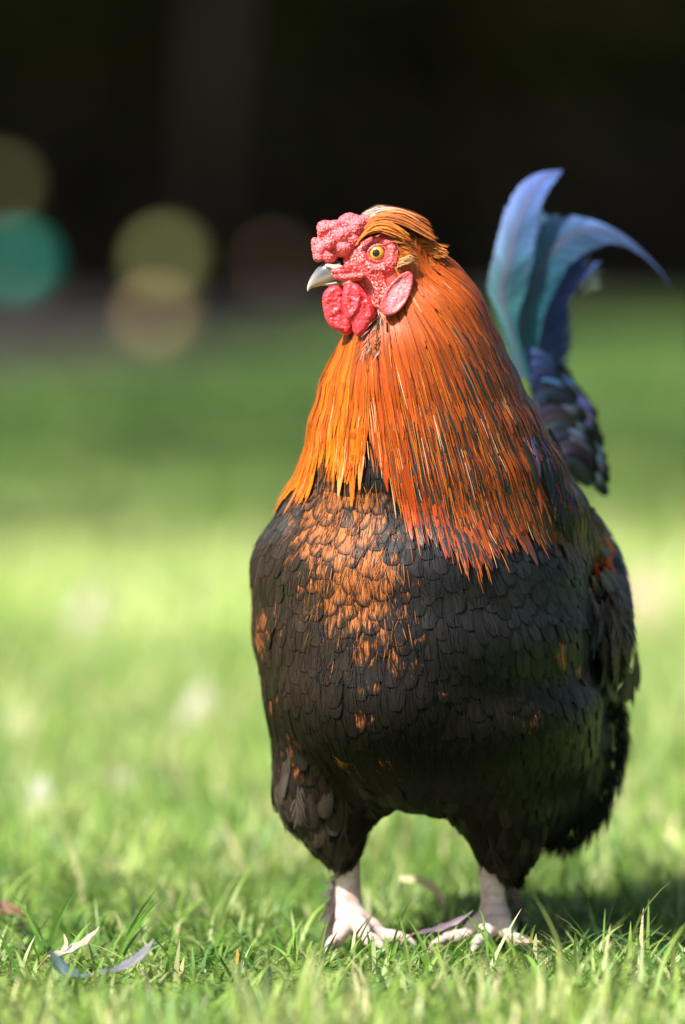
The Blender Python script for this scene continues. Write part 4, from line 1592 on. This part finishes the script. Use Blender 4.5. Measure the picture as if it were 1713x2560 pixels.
# long narrow saddle and shoulder feathers trailing past the cape on the right
for i in range(95):
    t = random.random()
    x0, y0 = 1330 + 110 * t + random.gauss(0, 12), 1080 + 190 * t + random.gauss(0, 25)
    L = random.uniform(110, 190)
    a = 0.95 + 0.25 * random.random()
    yy = 0.115 + 0.05 * t
    q = []
    for k in (0, .33, .66, 1):
        hx, hy = x0 + L * k * math.cos(a + 0.2 * k), y0 + L * k * math.sin(a + 0.2 * k)
        h = front_hit(hx, hy)[0]
        q.append((hx, hy, (h.y if h is not None and h.y < 0.27 else yy + 0.02 * k) - 0.012 - 0.004 * k))
    c0 = random.choice([(0.012, 0.013, 0.012), (0.02, 0.02, 0.019), (0.17, 0.028, 0.005), (0.03, 0.036, 0.085), (0.025, 0.023, 0.018), (0.010, 0.010, 0.009)])
    hand_feather('shoulder_feather', q, random.uniform(0.0022, 0.0036), c0, (0.3, 0.2, 0, 0.5), 9, 0.3, (0.45, -1, 0.3), 'lance', score=0.8)

# ---- wispy fluff at the stern, the thighs and down the outside of the shanks
acc = Acc()


def wisp(px, py, Y, ang, L, w, c, bend=0.0):
    pts = []
    for k in (0, .4, .75, 1):
        a = ang + bend * k
        pts.append((px + L * k * math.cos(a), py + L * k * math.sin(a), Y))
    P = spline([at(*q) for q in pts], 6)
    vs = np.linspace(0, 1, 6)
    N = np.tile(np.array((random.gauss(0, 0.4), -1.0, 0.1)), (6, 1))
    G, fuv = ribbon(P, N, w * np.array([.6, .9, 1, .8, .45, .05]), vs, np.zeros(6), 0.1, 3)
    acc.add(G, fuv, rgba(c, random.uniform(0.7, 1.3)), (0, 0, 0, 0.25))


EDGE_R = [(1545, 1760), (1572, 1835), (1560, 1940), (1530, 2030), (1495, 2080), (1440, 2125), (1390, 2110)]
for i in range(1300):
    t = random.random() * (len(EDGE_R) - 1)
    k = int(t)
    x = EDGE_R[k][0] + (EDGE_R[k + 1][0] - EDGE_R[k][0]) * (t - k)
    y = EDGE_R[k][1] + (EDGE_R[k + 1][1] - EDGE_R[k][1]) * (t - k)
    a = 1.25 + 0.5 * (t / 6) + random.gauss(0, 0.18)
    x -= abs(random.gauss(20, 22))
    y -= random.uniform(20, 60)
    wisp(x, y, random.uniform(.22, .30), a, random.uniform(35, 75), random.uniform(.0003, .0008), mixc((0.018, 0.014, 0.012), (0.006, 0.005, 0.004), random.random()), 0.2)
EDGE_L = [(650, 1800), (668, 1940), (690, 2030), (735, 2075), (775, 2110)]
for i in range(0):
    t = random.random() * (len(EDGE_L) - 1)
    k = int(t)
    x = EDGE_L[k][0] + (EDGE_L[k + 1][0] - EDGE_L[k][0]) * (t - k) + abs(random.gauss(18, 40))
    y = EDGE_L[k][1] + (EDGE_L[k + 1][1] - EDGE_L[k][1]) * (t - k) - random.uniform(15, 70)
    h = front_hit(x, y)[0]
    wisp(x, y, (h.y if h is not None else .13) - 0.006, 1.45 + random.gauss(0, 0.2), random.uniform(35, 80), random.uniform(.0003, .0009), mixc((0.035, 0.026, 0.021), (0.008, 0.006, 0.005), random.random() ** 0.7))
for i in range(0):       # lower hem of the belly and thighs
    x = random.uniform(760, 1400)
    y = random.uniform(1900, 2120)
    h = front_hit(x, y)[0]
    if h is None:
        continue
    wisp(x, y, h.y - 0.006, 1.5 + random.gauss(0, 0.3), random.uniform(30, 65), random.uniform(.0003, .0008), mixc((0.012, 0.009, 0.007), (0.004, 0.003, 0.003), random.random()))
for i in range(150):        # outside of the shanks
    y = random.uniform(2190, 2335)
    wisp(838 - (y - 2190) * 0.10 + random.uniform(0, 12), y, .146, 2.0 + random.gauss(0, 0.3), random.uniform(25, 55), random.uniform(.0005, .0014), random.choice([(0.06, 0.05, 0.05), (0.14, 0.12, 0.12), (0.10, 0.075, 0.065)]))
    wisp(1262 + (y - 2190) * 0.22 + random.uniform(0, 12), y, .150, 1.15 + random.gauss(0, 0.3), random.uniform(25, 60), random.uniform(.0005, .0014), random.choice([(0.05, 0.042, 0.04), (0.10, 0.085, 0.08), (0.13, 0.10, 0.085)]))
o_ = acc.build('fluff', M_FEATHER)
tag(o_, kind='stuff')
o_.parent = rooster
o_.matrix_parent_inverse = Matrix.Translation(-rooster.location)

# ---- link the feathers: the 300 that show largest of a kind singly, the rest of that kind as one piece
for kind, lst in feathers.items():
    lst.sort(key=lambda q: -q[0])
    single = lst[:300] if kind in ('breast_feather', 'hackle_feather', 'thigh_feather', 'crest_feather', 'tail_feather', 'tail_covert', 'wing_feather', 'shoulder_feather') else []
    for _, a in single:
        a.build(kind, M_FEATHER, rooster).matrix_parent_inverse = Matrix.Translation(-rooster.location)
    rest = lst[len(single):]
    if rest:
        b = Acc()
        for _, a in rest:
            b.V += a.V
            b.fuv += a.fuv
            b.col += a.col
            b.par += a.par
            b.F += [f + b.n for f in a.F]
            b.n += a.n
        nm = {'breast_feather': 'body_plumage', 'hackle_feather': 'neck_plumage', 'thigh_feather': 'thigh_plumage', 'crest_feather': 'crest_plumage', 'ear_tuft': 'ear_tuft',
              'cheek_bristle': 'cheek_bristles', 'throat_down': 'throat_down'}.get(kind, kind + '_plumage')
        o = b.build(nm, M_FEATHER, rooster)
        o.matrix_parent_inverse = Matrix.Translation(-rooster.location)
        o['kind'] = 'stuff'

# ================================================================== bare parts of the head
def displace(me, fn):
    for v in me.vertices:
        v.co += v.normal * fn(v.co)
    me.update()


def pebble(c, s):
    d, _ = noise.voronoi(c * s)
    return max(0.0, 1.0 - d[0] * 1.3)


def C3(x, y, Y, rx, ry, rz, rot=(0, 0, 0)):
    px, py = crop(x, y)
    return (at(px, py, Y), (rx / 3.92 * PX, ry, rz / 3.92 * PX), rot)


comb_me = blob([
    C3(400, 390, YH, 185, .013, 150), C3(240, 520, YH, 80, .010, 100), C3(520, 260, YH, 105, .011, 90), C3(600, 300, YH - .002, 100, .012, 110), C3(690, 230, YH, 62, .008, 55),
    C3(330, 590, YH - .001, 80, .011, 75), C3(470, 510, YH - .003, 105, .012, 90), C3(185, 445, YH, 36, .006, 36), C3(290, 320, YH - .004, 90, .009, 80), C3(380, 300, YH - .007, 70, .006, 60),
    C3(560, 430, YH - .006, 80, .008, 70), C3(225, 600, YH - .003, 60, .007, 50), C3(330, 460, YH - .010, 60, .006, 60), C3(470, 380, YH - .011, 70, .005, 70)], 0.0008, 22)
displace(comb_me, lambda c: 0.0011 * pebble(c, 560) + 0.0010 * noise.noise(c * 130) + 0.0007 * noise.noise(c * 380))
bird_link('comb', comb_me, M_COMB)

def poly_dist(x, y, poly, closed=True):
    """distance to a polyline; negative outside when closed"""
    best, inside = 1e9, False
    n = len(poly)
    for i in range(n if closed else n - 1):
        (x0, y0), (x1, y1) = poly[i], poly[(i + 1) % n]
        dx, dy = x1 - x0, y1 - y0
        t = min(1, max(0, ((x - x0) * dx + (y - y0) * dy) / (dx * dx + dy * dy)))
        qx, qy = x0 + t * dx, y0 + t * dy
        d = math.hypot(x - qx, y - qy)
        if d < best:
            best, near_ = d, (qx, qy)
        if closed and (y0 > y) != (y1 > y) and x < (x1 - x0) * (y - y0) / (y1 - y0) + x0:
            inside = not inside
    if closed:
        return (best if inside else -best), near_
    return best


def wattle(poly, yc, ridges, valleys, seed):
    poly = [tuple(q) for q in spline(poly + [poly[0]], len(poly) * 6)[:-1]]
    xs = [q[0] for q in poly]
    ys = [q[1] for q in poly]
    st = 8
    nx, ny = int((max(xs) - min(xs)) / st) + 3, int((max(ys) - min(ys)) / st) + 3
    V, ok, idx = [], [], {}
    for j in range(ny):
        for i in range(nx):
            x, y = min(xs) - st + i * st, min(ys) - st + j * st
            d, q = poly_dist(x, y, poly)
            ok.append(d > -st * 1.0)
            if d < 0:
                x, y = q
                d = 0.0
            half = 0.0046 * min(1.0, d / 55) ** 0.5
            px, py = crop(x, y)
            c = at(px, py, yc)
            k = min(1.0, d / 40)
            f = 0.0
            for (pl, amp, wd) in ridges:
                f += 0.75 * amp * math.exp(-(poly_dist(x, y, pl, False) / wd) ** 2)
            for (pl, amp, wd) in valleys:
                f -= 0.35 * amp * math.exp(-(poly_dist(x, y, pl, False) / wd) ** 2)
            top = 1 - smooth01(y, 1000, 1150)
            f += 0.0007 * noise.noise(Vector((x * 0.02, y * 0.02, seed))) + 0.0005 * noise.noise(Vector((x * 0.008, y * 0.06, seed))) + (0.0003 + 0.0006 * top) * pebble(c, 520)
            V.append((tuple(c + Vector((0, -half - f * k, 0))), tuple(c + Vector((0, half, 0)))))
    n = nx * ny
    VV = [a for a, _ in V] + [b for _, b in V]
    Fq = []
    for j in range(ny - 1):
        for i in range(nx - 1):
            q = (j * nx + i, j * nx + i + 1, (j + 1) * nx + i + 1, (j + 1) * nx + i)
            if all(ok[k] for k in q):
                Fq.append(q[::-1])
                Fq.append(tuple(k + n for k in q))
    used = sorted({k for q in Fq for k in q})
    mp = {k: i for i, k in enumerate(used)}
    me = np_mesh('wattle', [VV[k] for k in used], [[mp[k] for k in q] for q in Fq])
    bm = bmesh.new()
    bm.from_mesh(me)
    bmesh.ops.remove_doubles(bm, verts=bm.verts[:], dist=0.00005)
    bmesh.ops.recalc_face_normals(bm, faces=bm.faces[:])
    bm.to_mesh(me)
    bm.free()
    return bird_link('wattle', me, M_WATTLE)


wattle([(330, 885), (280, 935), (258, 1010), (268, 1110), (290, 1200), (335, 1280), (420, 1335), (500, 1365), (545, 1330), (560, 1240), (560, 1100), (520, 960), (450, 880), (390, 862)], YH - .004,
       [([(370, 900), (300, 960), (290, 1060)], .0012, 26), ([(420, 1110), (330, 1170)], .0012, 22), ([(300, 1240), (420, 1290), (520, 1330)], .0010, 30)],
       [([(330, 1190), (450, 1170)], .0016, 16), ([(440, 900), (470, 1000), (470, 1180)], .0022, 22), ([(300, 1060), (380, 1050)], .0008, 14), ([(290, 1000), (370, 990)], .0008, 14)], 3.0)
wattle([(470, 880), (455, 980), (458, 1090), (490, 1190), (545, 1250), (560, 1330), (600, 1375), (650, 1368), (700, 1310), (745, 1235), (782, 1180), (770, 1100), (735, 1020), (690, 960), (640, 890), (590, 840), (520, 835)], YH - .015,
       [([(600, 900), (620, 1000), (590, 1110), (520, 1190)], .0028, 24), ([(690, 990), (720, 1080), (730, 1180)], .0020, 24), ([(480, 930), (470, 1060)], .0014, 22), ([(560, 1240), (610, 1330)], .0012, 30)],
       [([(545, 900), (545, 1080)], .0024, 22), ([(670, 1000), (680, 1120), (690, 1210)], .0022, 20), ([(620, 1150), (560, 1200)], .0010, 18)], 8.0)
# lip of flesh between beak and wattle
lip = blob([C3(470, 800, YH - .013, 110, .006, 35, (0, 0.15, 0)), C3(580, 790, YH - .016, 90, .006, 35), C3(650, 775, YH - .018, 35, .005, 30), C3(420, 740, YH - .012, 80, .006, 30), C3(520, 860, YH - .013, 60, .006, 35)], 0.001, 3)
displace(lip, lambda c: 0.0009 * pebble(c, 380) + 0.0008 * noise.noise(c * 200))
bird_link('mouth_fold', lip, M_FACE)


# face: pebbled skin lying on the head, both sides
def face_patch(far):
    nx, ny = 130, 150
    V, keepv = [], []
    for j in range(ny):
        for i in range(nx):
            x = 470 + (1030 - 470) * i / (nx - 1)
            y = 400 + (1180 - 400) * j / (ny - 1)
            # distance to the outline of the bare skin
            px, py = crop(x, y)
            h, n = front_hit(px, py)
            e1 = ((x - 800) / 225) ** 2 + ((y - 590) / 190) ** 2
            e2 = ((x - 690 - (y - 780) * 0.28) / (190 - max(0, y - 900) * 0.25)) ** 2 + ((y - 800) / 330) ** 2
            e3 = ((x - 560) / 120) ** 2 + ((y - 660) / 120) ** 2
            inside = max(1 - e1, 1 - e2, 1 - e3)
            if h is None or h.y > YH + 0.01:
                V.append((0, 0, 0))
                keepv.append(False)
                continue
            c = h.copy()
            k = smooth01(inside, -0.02, 0.25)
            er = math.hypot((x - 800) / 1.05, y - 562)
            ring = 0.0012 * math.exp(-((er - 150) / 26) ** 2) - 0.0050 * (1 - smooth01(er, 75, 120))
            f = -0.0006 + k * (0.0022 + 0.0013 * pebble(c, 400) + 0.0007 * noise.noise(c * 180) + ring)
            c = c + n * f
            if far:
                c.y = 2 * YH - c.y
            V.append(tuple(c))
            keepv.append(inside > -0.04)
    Fq = []
    for j in range(ny - 1):
        for i in range(nx - 1):
            q = (j * nx + i, j * nx + i + 1, (j + 1) * nx + i + 1, (j + 1) * nx + i)
            if all(keepv[k] for k in q):
                Fq.append(q if not far else q[::-1])
    used = sorted({k for q in Fq for k in q})
    mp = {k: i for i, k in enumerate(used)}
    me = np_mesh('face', [V[k] for k in used], [[mp[k] for k in q] for q in Fq])
    bird_link('face', me, M_FACE)


# eyes
eye_mat, nt_ = new_mat('eye')
g = NT(nt_)
ob = g.n('ShaderNodeTexCoord').outputs['Object']
ex, ey, ez = g.sep(ob)
rad_ = g.math('SQRT', g.math('ADD', g.math('MULTIPLY', ex, ex), g.math('MULTIPLY', ez, ez)))
irn = g.noise(ob, 900.0, 2.0)
cI = g.mix(g.ss(rad_, 0.0036, 0.0070), (0.80, 0.37, 0.04, 1), (0.58, 0.20, 0.012, 1))
cI = g.mix(g.math('MULTIPLY', irn, 0.35), cI, (0.45, 0.2, 0.02, 1))
cI = g.mix(g.ss(rad_, 0.0068, 0.0074), cI, (0.03, 0.02, 0.018, 1))
cI = g.mix(g.math('SUBTRACT', 1.0, g.ss(rad_, 0.0034, 0.0038)), cI, (0.004, 0.004, 0.006, 1))
g.out(g.bsdf(Base_Color=cI, Roughness=0.12, Specular_IOR_Level=0.5, Coat_Weight=1.0, Coat_Roughness=0.02))
hit_e, n_e = front_hit(*crop(800, 560))
for far in (0, 1):
    face_patch(far)
    bm = bmesh.new()
    bmesh.ops.create_uvsphere(bm, u_segments=40, v_segments=24, radius=0.0098)
    me = bpy.data.meshes.new('eye')
    bm.to_mesh(me)
    bm.free()
    me.polygons.foreach_set('use_smooth', np.ones(len(me.polygons), dtype=bool))
    o = link('eye', me, eye_mat, rooster)
    ec = Vector((hit_e.x, hit_e.y + 0.0052, hit_e.z))
    axis = Vector((-0.16, -1, 0.02)).normalized()
    if far:
        ec.y = 2 * YH - ec.y
        axis.y *= -1
    o.matrix_parent_inverse = Matrix.Translation(-rooster.location)
    o.matrix_basis = Matrix.Translation(ec) @ axis.to_track_quat('-Y', 'Z').to_matrix().to_4x4() @ Matrix.Scale(0.92, 4)
    # eyelid: oval ring of flesh
    bm = bmesh.new()
    R = []
    nu, nv = 64, 12
    sgn = 1 if not far else -1
    for i in range(nu):
        a = 2 * math.pi * i / nu
        ca, sa = math.cos(a), math.sin(a)
        rx, rz = 0.0081, 0.0069
        row = []
        for j in range(nv):
            b = 2 * math.pi * j / nv
            th = 0.0015 + 0.0002 * math.sin(a * 23)
            rr = th * math.cos(b)
            pos = Vector((ca * (rx + rr), -0.0054 * sgn + sgn * (-th * 0.9 * math.sin(b)), sa * (rz + rr)))
            t_ = Matrix.Rotation(-0.25 * sgn * 1, 3, 'Y') @ pos
            row.append(bm.verts.new(ec + t_ + Vector((0.0004, 0, -0.0002))))
        R.append(row)
    for i in range(nu):
        for j in range(nv):
            bm.faces.new((R[i][j], R[(i + 1) % nu][j], R[(i + 1) % nu][(j + 1) % nv], R[i][(j + 1) % nv]))
    bmesh.ops.recalc_face_normals(bm, faces=bm.faces[:])
    me = bpy.data.meshes.new('eyelid')
    bm.to_mesh(me)
    bm.free()
    me.polygons.foreach_set('use_smooth', np.ones(len(me.polygons), dtype=bool))
    bird_link('eyelid', me, M_FACE)
    # earlobe: long oval cup with a raised pink rim
    V, Fq, T = [], [], []
    nr_, na = 14, 48
    a0 = at(*crop(1125, 745), YH - .0235)
    b0 = at(*crop(868, 1165), YH - .0275)
    ctr = (a0 + b0) / 2
    ax = (b0 - a0) / 2
    dx = Vector((0, -1, 0)).cross(ax).normalized()
    for i in range(nr_ + 1):
        r = i / nr_
        for k in range(na):
            a = 2 * math.pi * k / na
            c, s = math.cos(a), math.sin(a)
            wid = 0.0100 * (1 + 0.16 * c)
            rr = min(r / 0.86, 1.0)
            p = ctr + ax * (c * rr) + dx * (s * rr * wid)
            hgt = 0.0020 * math.exp(-((r - 0.78) / 0.16) ** 2) + 0.0018 * (1 - r * r) + 0.0004 * noise.noise(Vector((s * r * 4, c * r * 2.0, 4)))
            hgt += 0.0006 * noise.noise(p * 260) + 0.0005 * pebble(p, 420)
            if r > 0.86:
                hgt -= 0.009 * (r - 0.86) / 0.14
            p = p + Vector((0, -hgt, 0))
            if far:
                p.y = 2 * YH - p.y
            V.append(tuple(p))
            pinkish = mixc((0.80, 0.26, 0.30), (0.66, 0.27, 0.36), 0.5 + 0.8 * noise.noise(p * 160))
            pinkish = mixc(pinkish, (0.84, 0.60, 0.56), 0.75 * smooth01(noise.noise(p * 230), -0.1, 0.35) * math.exp(-((s * r - 0.1) / 0.35) ** 2))
            al = (1 - smooth01(r, 0.35, 0.85)) * 0.75
            T.append((*pinkish, al))
    for i in range(nr_):
        for k in range(na):
            q = (i * na + k, i * na + (k + 1) % na, (i + 1) * na + (k + 1) % na, (i + 1) * na + k)
            Fq.append(q if far else q[::-1])
    bird_link('earlobe', np_mesh('earlobe', V, Fq, None, dict(tone=T)), M_LOBE)


# beak: two curved mandibles
def mandible(name, secs):
    """secs: (upper crop point, lower crop point, half width m)"""
    V, Fq, colr = [], [], []
    na = 20
    S = np.array([[*crop(*u), *crop(*l), w] for (u, l, w) in secs])
    S = spline(S, 22)
    for i, (ux, uy, lx, ly, w) in enumerate(S):
        a, b = at(ux, uy, YH), at(lx, ly, YH)
        m, h = (a + b) / 2, (a - b) / 2
        for k in range(na):
            t = 2 * math.pi * k / na
            c, s = math.cos(t), math.sin(t)
            p = m + h * c + Vector((0, -1, 0)) * (max(w, 0.0002) * math.copysign(abs(s) ** 0.8, s))
            V.append(tuple(p))
            f = i / 21
            hc = mixc((0.085, 0.088, 0.11), (0.48, 0.43, 0.39), smooth01(f, 0.3, 0.95))
            hc = mixc(hc, (0.46, 0.36, 0.28), smooth01(-c, -0.1, 0.7))
            st = noise.noise(Vector((px_ := ux * 0.02, c * 3, s * 2)))
            colr.append((*mixc(hc, (0.16, 0.17, 0.22), 0.35 * smooth01(st, 0.1, 0.5) * (1 - f)), 1))
    n = len(S)
    for i in range(n - 1):
        for k in range(na):
            Fq.append((i * na + k, i * na + (k + 1) % na, (i + 1) * na + (k + 1) % na, (i + 1) * na + k))
    V.append(tuple(at(*crop((secs[-1][0][0] + secs[-1][1][0]) / 2, (secs[-1][0][1] + secs[-1][1][1]) / 2), YH)))
    colr.append((0.8, 0.76, 0.72, 1))
    Ft = [((n - 1) * na + k, (n - 1) * na + (k + 1) % na, len(V) - 1) for k in range(na)]
    me = np_mesh(name, V, Fq, Ft, dict(col=colr))
    return me


bk = empty('beak', (0, 0, 0))
bk.parent = rooster
bk.matrix_parent_inverse = Matrix.Translation(-rooster.location)
for nm, secs in (('upper_mandible', [((430, 640), (470, 820), .0105), ((340, 640), (400, 835), .0098), ((265, 655), (320, 862), .0086), ((205, 710), (250, 880), .0070), ((155, 780), (190, 893), .0052), ((125, 840), (150, 905), .0034), ((110, 895), (130, 925), .0016), ((111, 930), (119, 938), .0004)]),
                 ('lower_mandible', [((480, 815), (480, 870), .0088), ((400, 825), (410, 880), .0080), ((320, 845), (330, 880), .0065), ((270, 855), (290, 878), .0045), ((235, 868), (250, 882), .0020)])):
    o = link(nm, mandible(nm, secs), M_HORN, bk)
cere = blob([C3(340, 690, YH - .008, 60, .004, 25, (0, 0.2, 0)), C3(420, 760, YH - .0095, 75, .004, 40), C3(400, 700, YH - .009, 70, .004, 30)], 0.0008, 3)
set_col(cere, lambda c: mixc((0.62, 0.45, 0.36), (0.55, 0.16, 0.14), smooth01(noise.noise(c * 160), -0.2, 0.4)))
link('cere', cere, M_HORN, bk)

# ================================================================== small things on the ground
def curled_leaf(name, px, py, length, width, colr, colr2, rot, tilt, curl, label, group=None, z=0.018, cat='leaf', roll=0.0, cpy=None):
    """an ovate fallen leaf with a midrib fold, curl and stalk"""
    p = ground_at(px, py)
    o = empty(name, (p.x, p.y, z))
    nu, nv = 9, 15
    V, C, Fq = [], [], []
    for j in range(nv):
        v = j / (nv - 1)
        w = width * 0.5 * math.sin(math.pi * min(1, v * 0.96 + 0.04)) ** 0.75 * (1 - 0.25 * v) + 0.0003
        for i in range(nu):
            u = -1 + 2 * i / (nu - 1)
            zz = 0.25 * abs(u) * w + curl * (v - 0.5) ** 2 * length * 2 + 0.06 * w * math.sin(v * 22 + u * 3) + 0.0012 * noise.noise(Vector((u * 2, v * 4, px)))
            V.append((u * w * (1 + 0.05 * math.sin(v * 40)), (v - 0.5) * length, zz))
            t = smooth01(noise.noise(Vector((u * 1.5, v * 3, px * 0.1))), -0.3, 0.4)
            c = mixc(colr, colr2, t)
            if abs(u) < 0.13:
                c = mixc(c, (0.5, 0.42, 0.30), 0.4)
            C.append((*c, 1))
    for j in range(nv - 1):
        for i in range(nu - 1):
            k = j * nu + i
            Fq.append((k, k + 1, k + nu + 1, k + nu))
    bl = link('blade', np_mesh('blade', V, Fq, None, dict(col=C)), M_LEAF, o)
    bm = bmesh.new()
    z0 = curl * 0.25 * length * 2
    tube(bm, [(0, -length * 0.48, z0), (0.001, -length * 0.62, z0 - 0.001), (0.003, -length * 0.75, z0 - 0.004)], [0.0009, 0.0008, 0.0010], 6)
    ms = bpy.data.meshes.new('stalk')
    bm.to_mesh(ms)
    bm.free()
    set_col(ms, lambda c: (0.22, 0.12, 0.07))
    link('stalk', ms, M_LEAF, o)
    o.rotation_euler = (tilt, roll, rot)
    return tag(o, label, cat, group)


curled_leaf('fallen_leaf', 1115, 2398, .058, .030, (0.12, 0.085, 0.12), (0.20, 0.15, 0.19), -1.35, 0.35, 0.25, 'purple grey dead leaf lying at the claws of the pale foot', z=0.026)
curled_leaf('fallen_leaf', 862, 2372, .036, .020, (0.20, 0.05, 0.012), (0.32, 0.10, 0.02), 1.2, 0.25, 0.4, 'rust brown dead leaf in front of the foot under the beak', z=0.024)
curled_leaf('fallen_leaf', 165, 2490, .046, .030, (0.06, 0.12, 0.13), (0.11, 0.18, 0.20), 1.0, 0.45, 0.5, 'blue green curled leaf low in the near grass', z=0.018)
curled_leaf('fallen_leaf', 325, 2482, .060, .026, (0.12, 0.13, 0.16), (0.34, 0.29, 0.24), -1.1, 0.45, 0.35, 'grey leaf with pale torn end beside the blue green leaf', z=0.022)
curled_leaf('fallen_leaf', 195, 2432, .052, .032, (0.28, 0.25, 0.22), (0.36, 0.32, 0.27), -1.3, 0.5, 0.3, 'pale beige leaf half hidden behind long blades', z=0.020)
curled_leaf('fallen_leaf', 1300, 2405, .040, .028, (0.46, 0.30, 0.26), (0.60, 0.44, 0.36), 0.8, 0.15, 0.3, 'pinkish buff leaf beyond the purple grey leaf', z=0.016)
curled_leaf('fallen_leaf', 25, 2340, .045, .028, (0.12, 0.055, 0.035), (0.16, 0.08, 0.05), 0.4, 0.2, 0.3, 'red brown leaf in the grass at the picture edge', z=0.020)
for k, (px, py, s, c) in enumerate([(250, 1550, .10, (0.75, 0.68, 0.52)), (205, 1590, .09, (0.70, 0.66, 0.50)), (495, 1830, .08, (0.85, 0.80, 0.62)), (100, 2025, .045, (0.72, 0.76, 0.74)),
                                    (1610, 1575, .14, (0.66, 0.52, 0.34)), (40, 1870, .06, (0.72, 0.60, 0.42)), (565, 1520, .05, (0.55, 0.60, 0.35)), (1655, 1790, .05, (0.72, 0.66, 0.40)), (300, 1990, .04, (0.75, 0.80, 0.60))]):
    LB = ['larger of two cream leaves side by side out on the lawn', 'smaller cream leaf beside the larger cream leaf out on the lawn', 'bright cream leaf upright in the grass close by the dark breast', 'small bluish white leaf in the blurred grass',
          'broad tan leaf on the lawn beyond the folded wing', 'tan leaf in pale grass at the picture edge', 'yellow green leaf on the lawn just off the breast', 'straw yellow leaf on the lawn beyond the stern fluff', 'pale green leaf on the lawn before the feathered thigh'][k]
    c = tuple(q * 0.45 for q in c)
    curled_leaf('fallen_leaf', px, py, s, s * 0.62, c, mixc(c, (0.5, 0.46, 0.36), 0.3), random.uniform(-1, 1), 0.9, 0.3, LB, z=s * 0.35)


def straw(pts, r, colr, label, name='dry_stalk'):
    P = [Vector(p) for p in spline(pts, 12)]
    o = empty(name, (P[0].x, P[0].y, 0))
    V, Fq = [], []
    for i, p in enumerate(P):
        t = i / 11
        tg = (P[min(i + 1, 11)] - P[max(i - 1, 0)]).normalized()
        b = tg.cross(Vector((0, -1, 0.2))).normalized()
        w = r * (0.7 + 0.5 * math.sin(t * math.pi)) * (1 - 0.6 * t ** 4)
        for s in (-1, 0, 1):
            V.append(tuple(p - o.location + b * (w * s) + Vector((0, 0.25 * w * (s == 0), 0))))
    for i in range(11):
        for s in range(2):
            k = i * 3 + s
            Fq.append((k, k + 1, k + 4, k + 3))
    link('blade', np_mesh('blade', V, Fq, None, dict(col=[(*colr, 1)] * len(V))), M_LEAF, o)
    return tag(o, label, 'straw')


straw([at(1000, 2195, .34), at(1045, 2200, .34), at(1085, 2222, .34), at(1108, 2258, .34), at(1105, 2290, .34)], 0.0034, (0.70, 0.60, 0.36), 'dry pale blade arching over between the two feet')
straw([at(1455, 2392, .02), at(1480, 2420, .02), at(1510, 2450, .02), at(1530, 2470, .02)], 0.0018, (0.60, 0.38, 0.22), 'thin tan dry stalk leaning in the near grass by the tail side')
straw([at(700, 2490, .0), at(745, 2440, .0), at(780, 2405, .0)], 0.0018, (0.62, 0.50, 0.30), 'short beige dry stalk in front of the feathered foot')
straw([at(152, 2380, .0), at(165, 2360, .0), at(160, 2335, .0)], 0.0016, (0.62, 0.52, 0.36), 'short beige stub of straw beside the pale beige leaf')
straw([at(590, 2435, .0), at(592, 2410, .0), at(594, 2372, .0)], 0.0018, (0.62, 0.36, 0.07), 'upright ochre blade in the near grass by the thigh')

# ================================================================== invented globes far behind, standing in for blurred bright spots
def lathe(name, prof, mat_col, parent, loc=(0, 0, 0), seg=28):
    V, Fq = [], []
    for i, (r, z) in enumerate(prof):
        for k in range(seg):
            a = 2 * math.pi * k / seg
            V.append((loc[0] + r * math.cos(a), loc[1] + r * math.sin(a), loc[2] + z))
    for i in range(len(prof) - 1):
        for k in range(seg):
            Fq.append((i * seg + k, i * seg + (k + 1) % seg, (i + 1) * seg + (k + 1) % seg, (i + 1) * seg + k))
    me = np_mesh(name, V, Fq, None, dict(col=[(*mat_col, 1)] * len(V)))
    return link(name, me, M_HORN, parent)


def standin_globe(c, r, colr, label):
    """glazed ball on a wooden stake, invented to give a blurred bright spot"""
    o = empty('standin_globe', (c.x, c.y, 0.0))
    prof = [(0.0005 + r * math.sin(math.pi * i / 18), c.z - r * math.cos(math.pi * i / 18)) for i in range(19)]
    gl = lathe('globe', prof, colr, o)
    lathe('collar', [(.018, c.z - r * 1.12), (.032, c.z - r * 1.10), (.032, c.z - r * 0.93), (.018, c.z - r * 0.93)], tuple(q * 0.7 for q in colr), o)
    bark_trunk('stake', [(0, 0, -.1), (0, 0, c.z * .5), (0, 0, c.z - r)], [.016, .015, .014], o, 8, (0.10, 0.07, 0.045))
    return tag(o, label, 'garden ornament')


standin_globe(LIT[0], .13, (0.03, 0.42, 0.31), 'teal stand-in globe for a blurred spot before the dark hedge')
standin_globe(LIT[1], .12, (0.33, 0.36, 0.13), 'yellow green stand-in globe for a blurred spot before the dark hedge')
standin_globe(LIT[3], .11, (0.48, 0.36, 0.16), 'low ochre stand-in globe in front of the yellow green globe')
standin_globe(LIT[4], .10, (0.20, 0.20, 0.08), 'olive stand-in globe on the tallest stake above the teal globe')
standin_globe(LIT[5], .09, (0.11, 0.065, 0.03), 'dim brown stand-in globe before the hedge beside the comb')
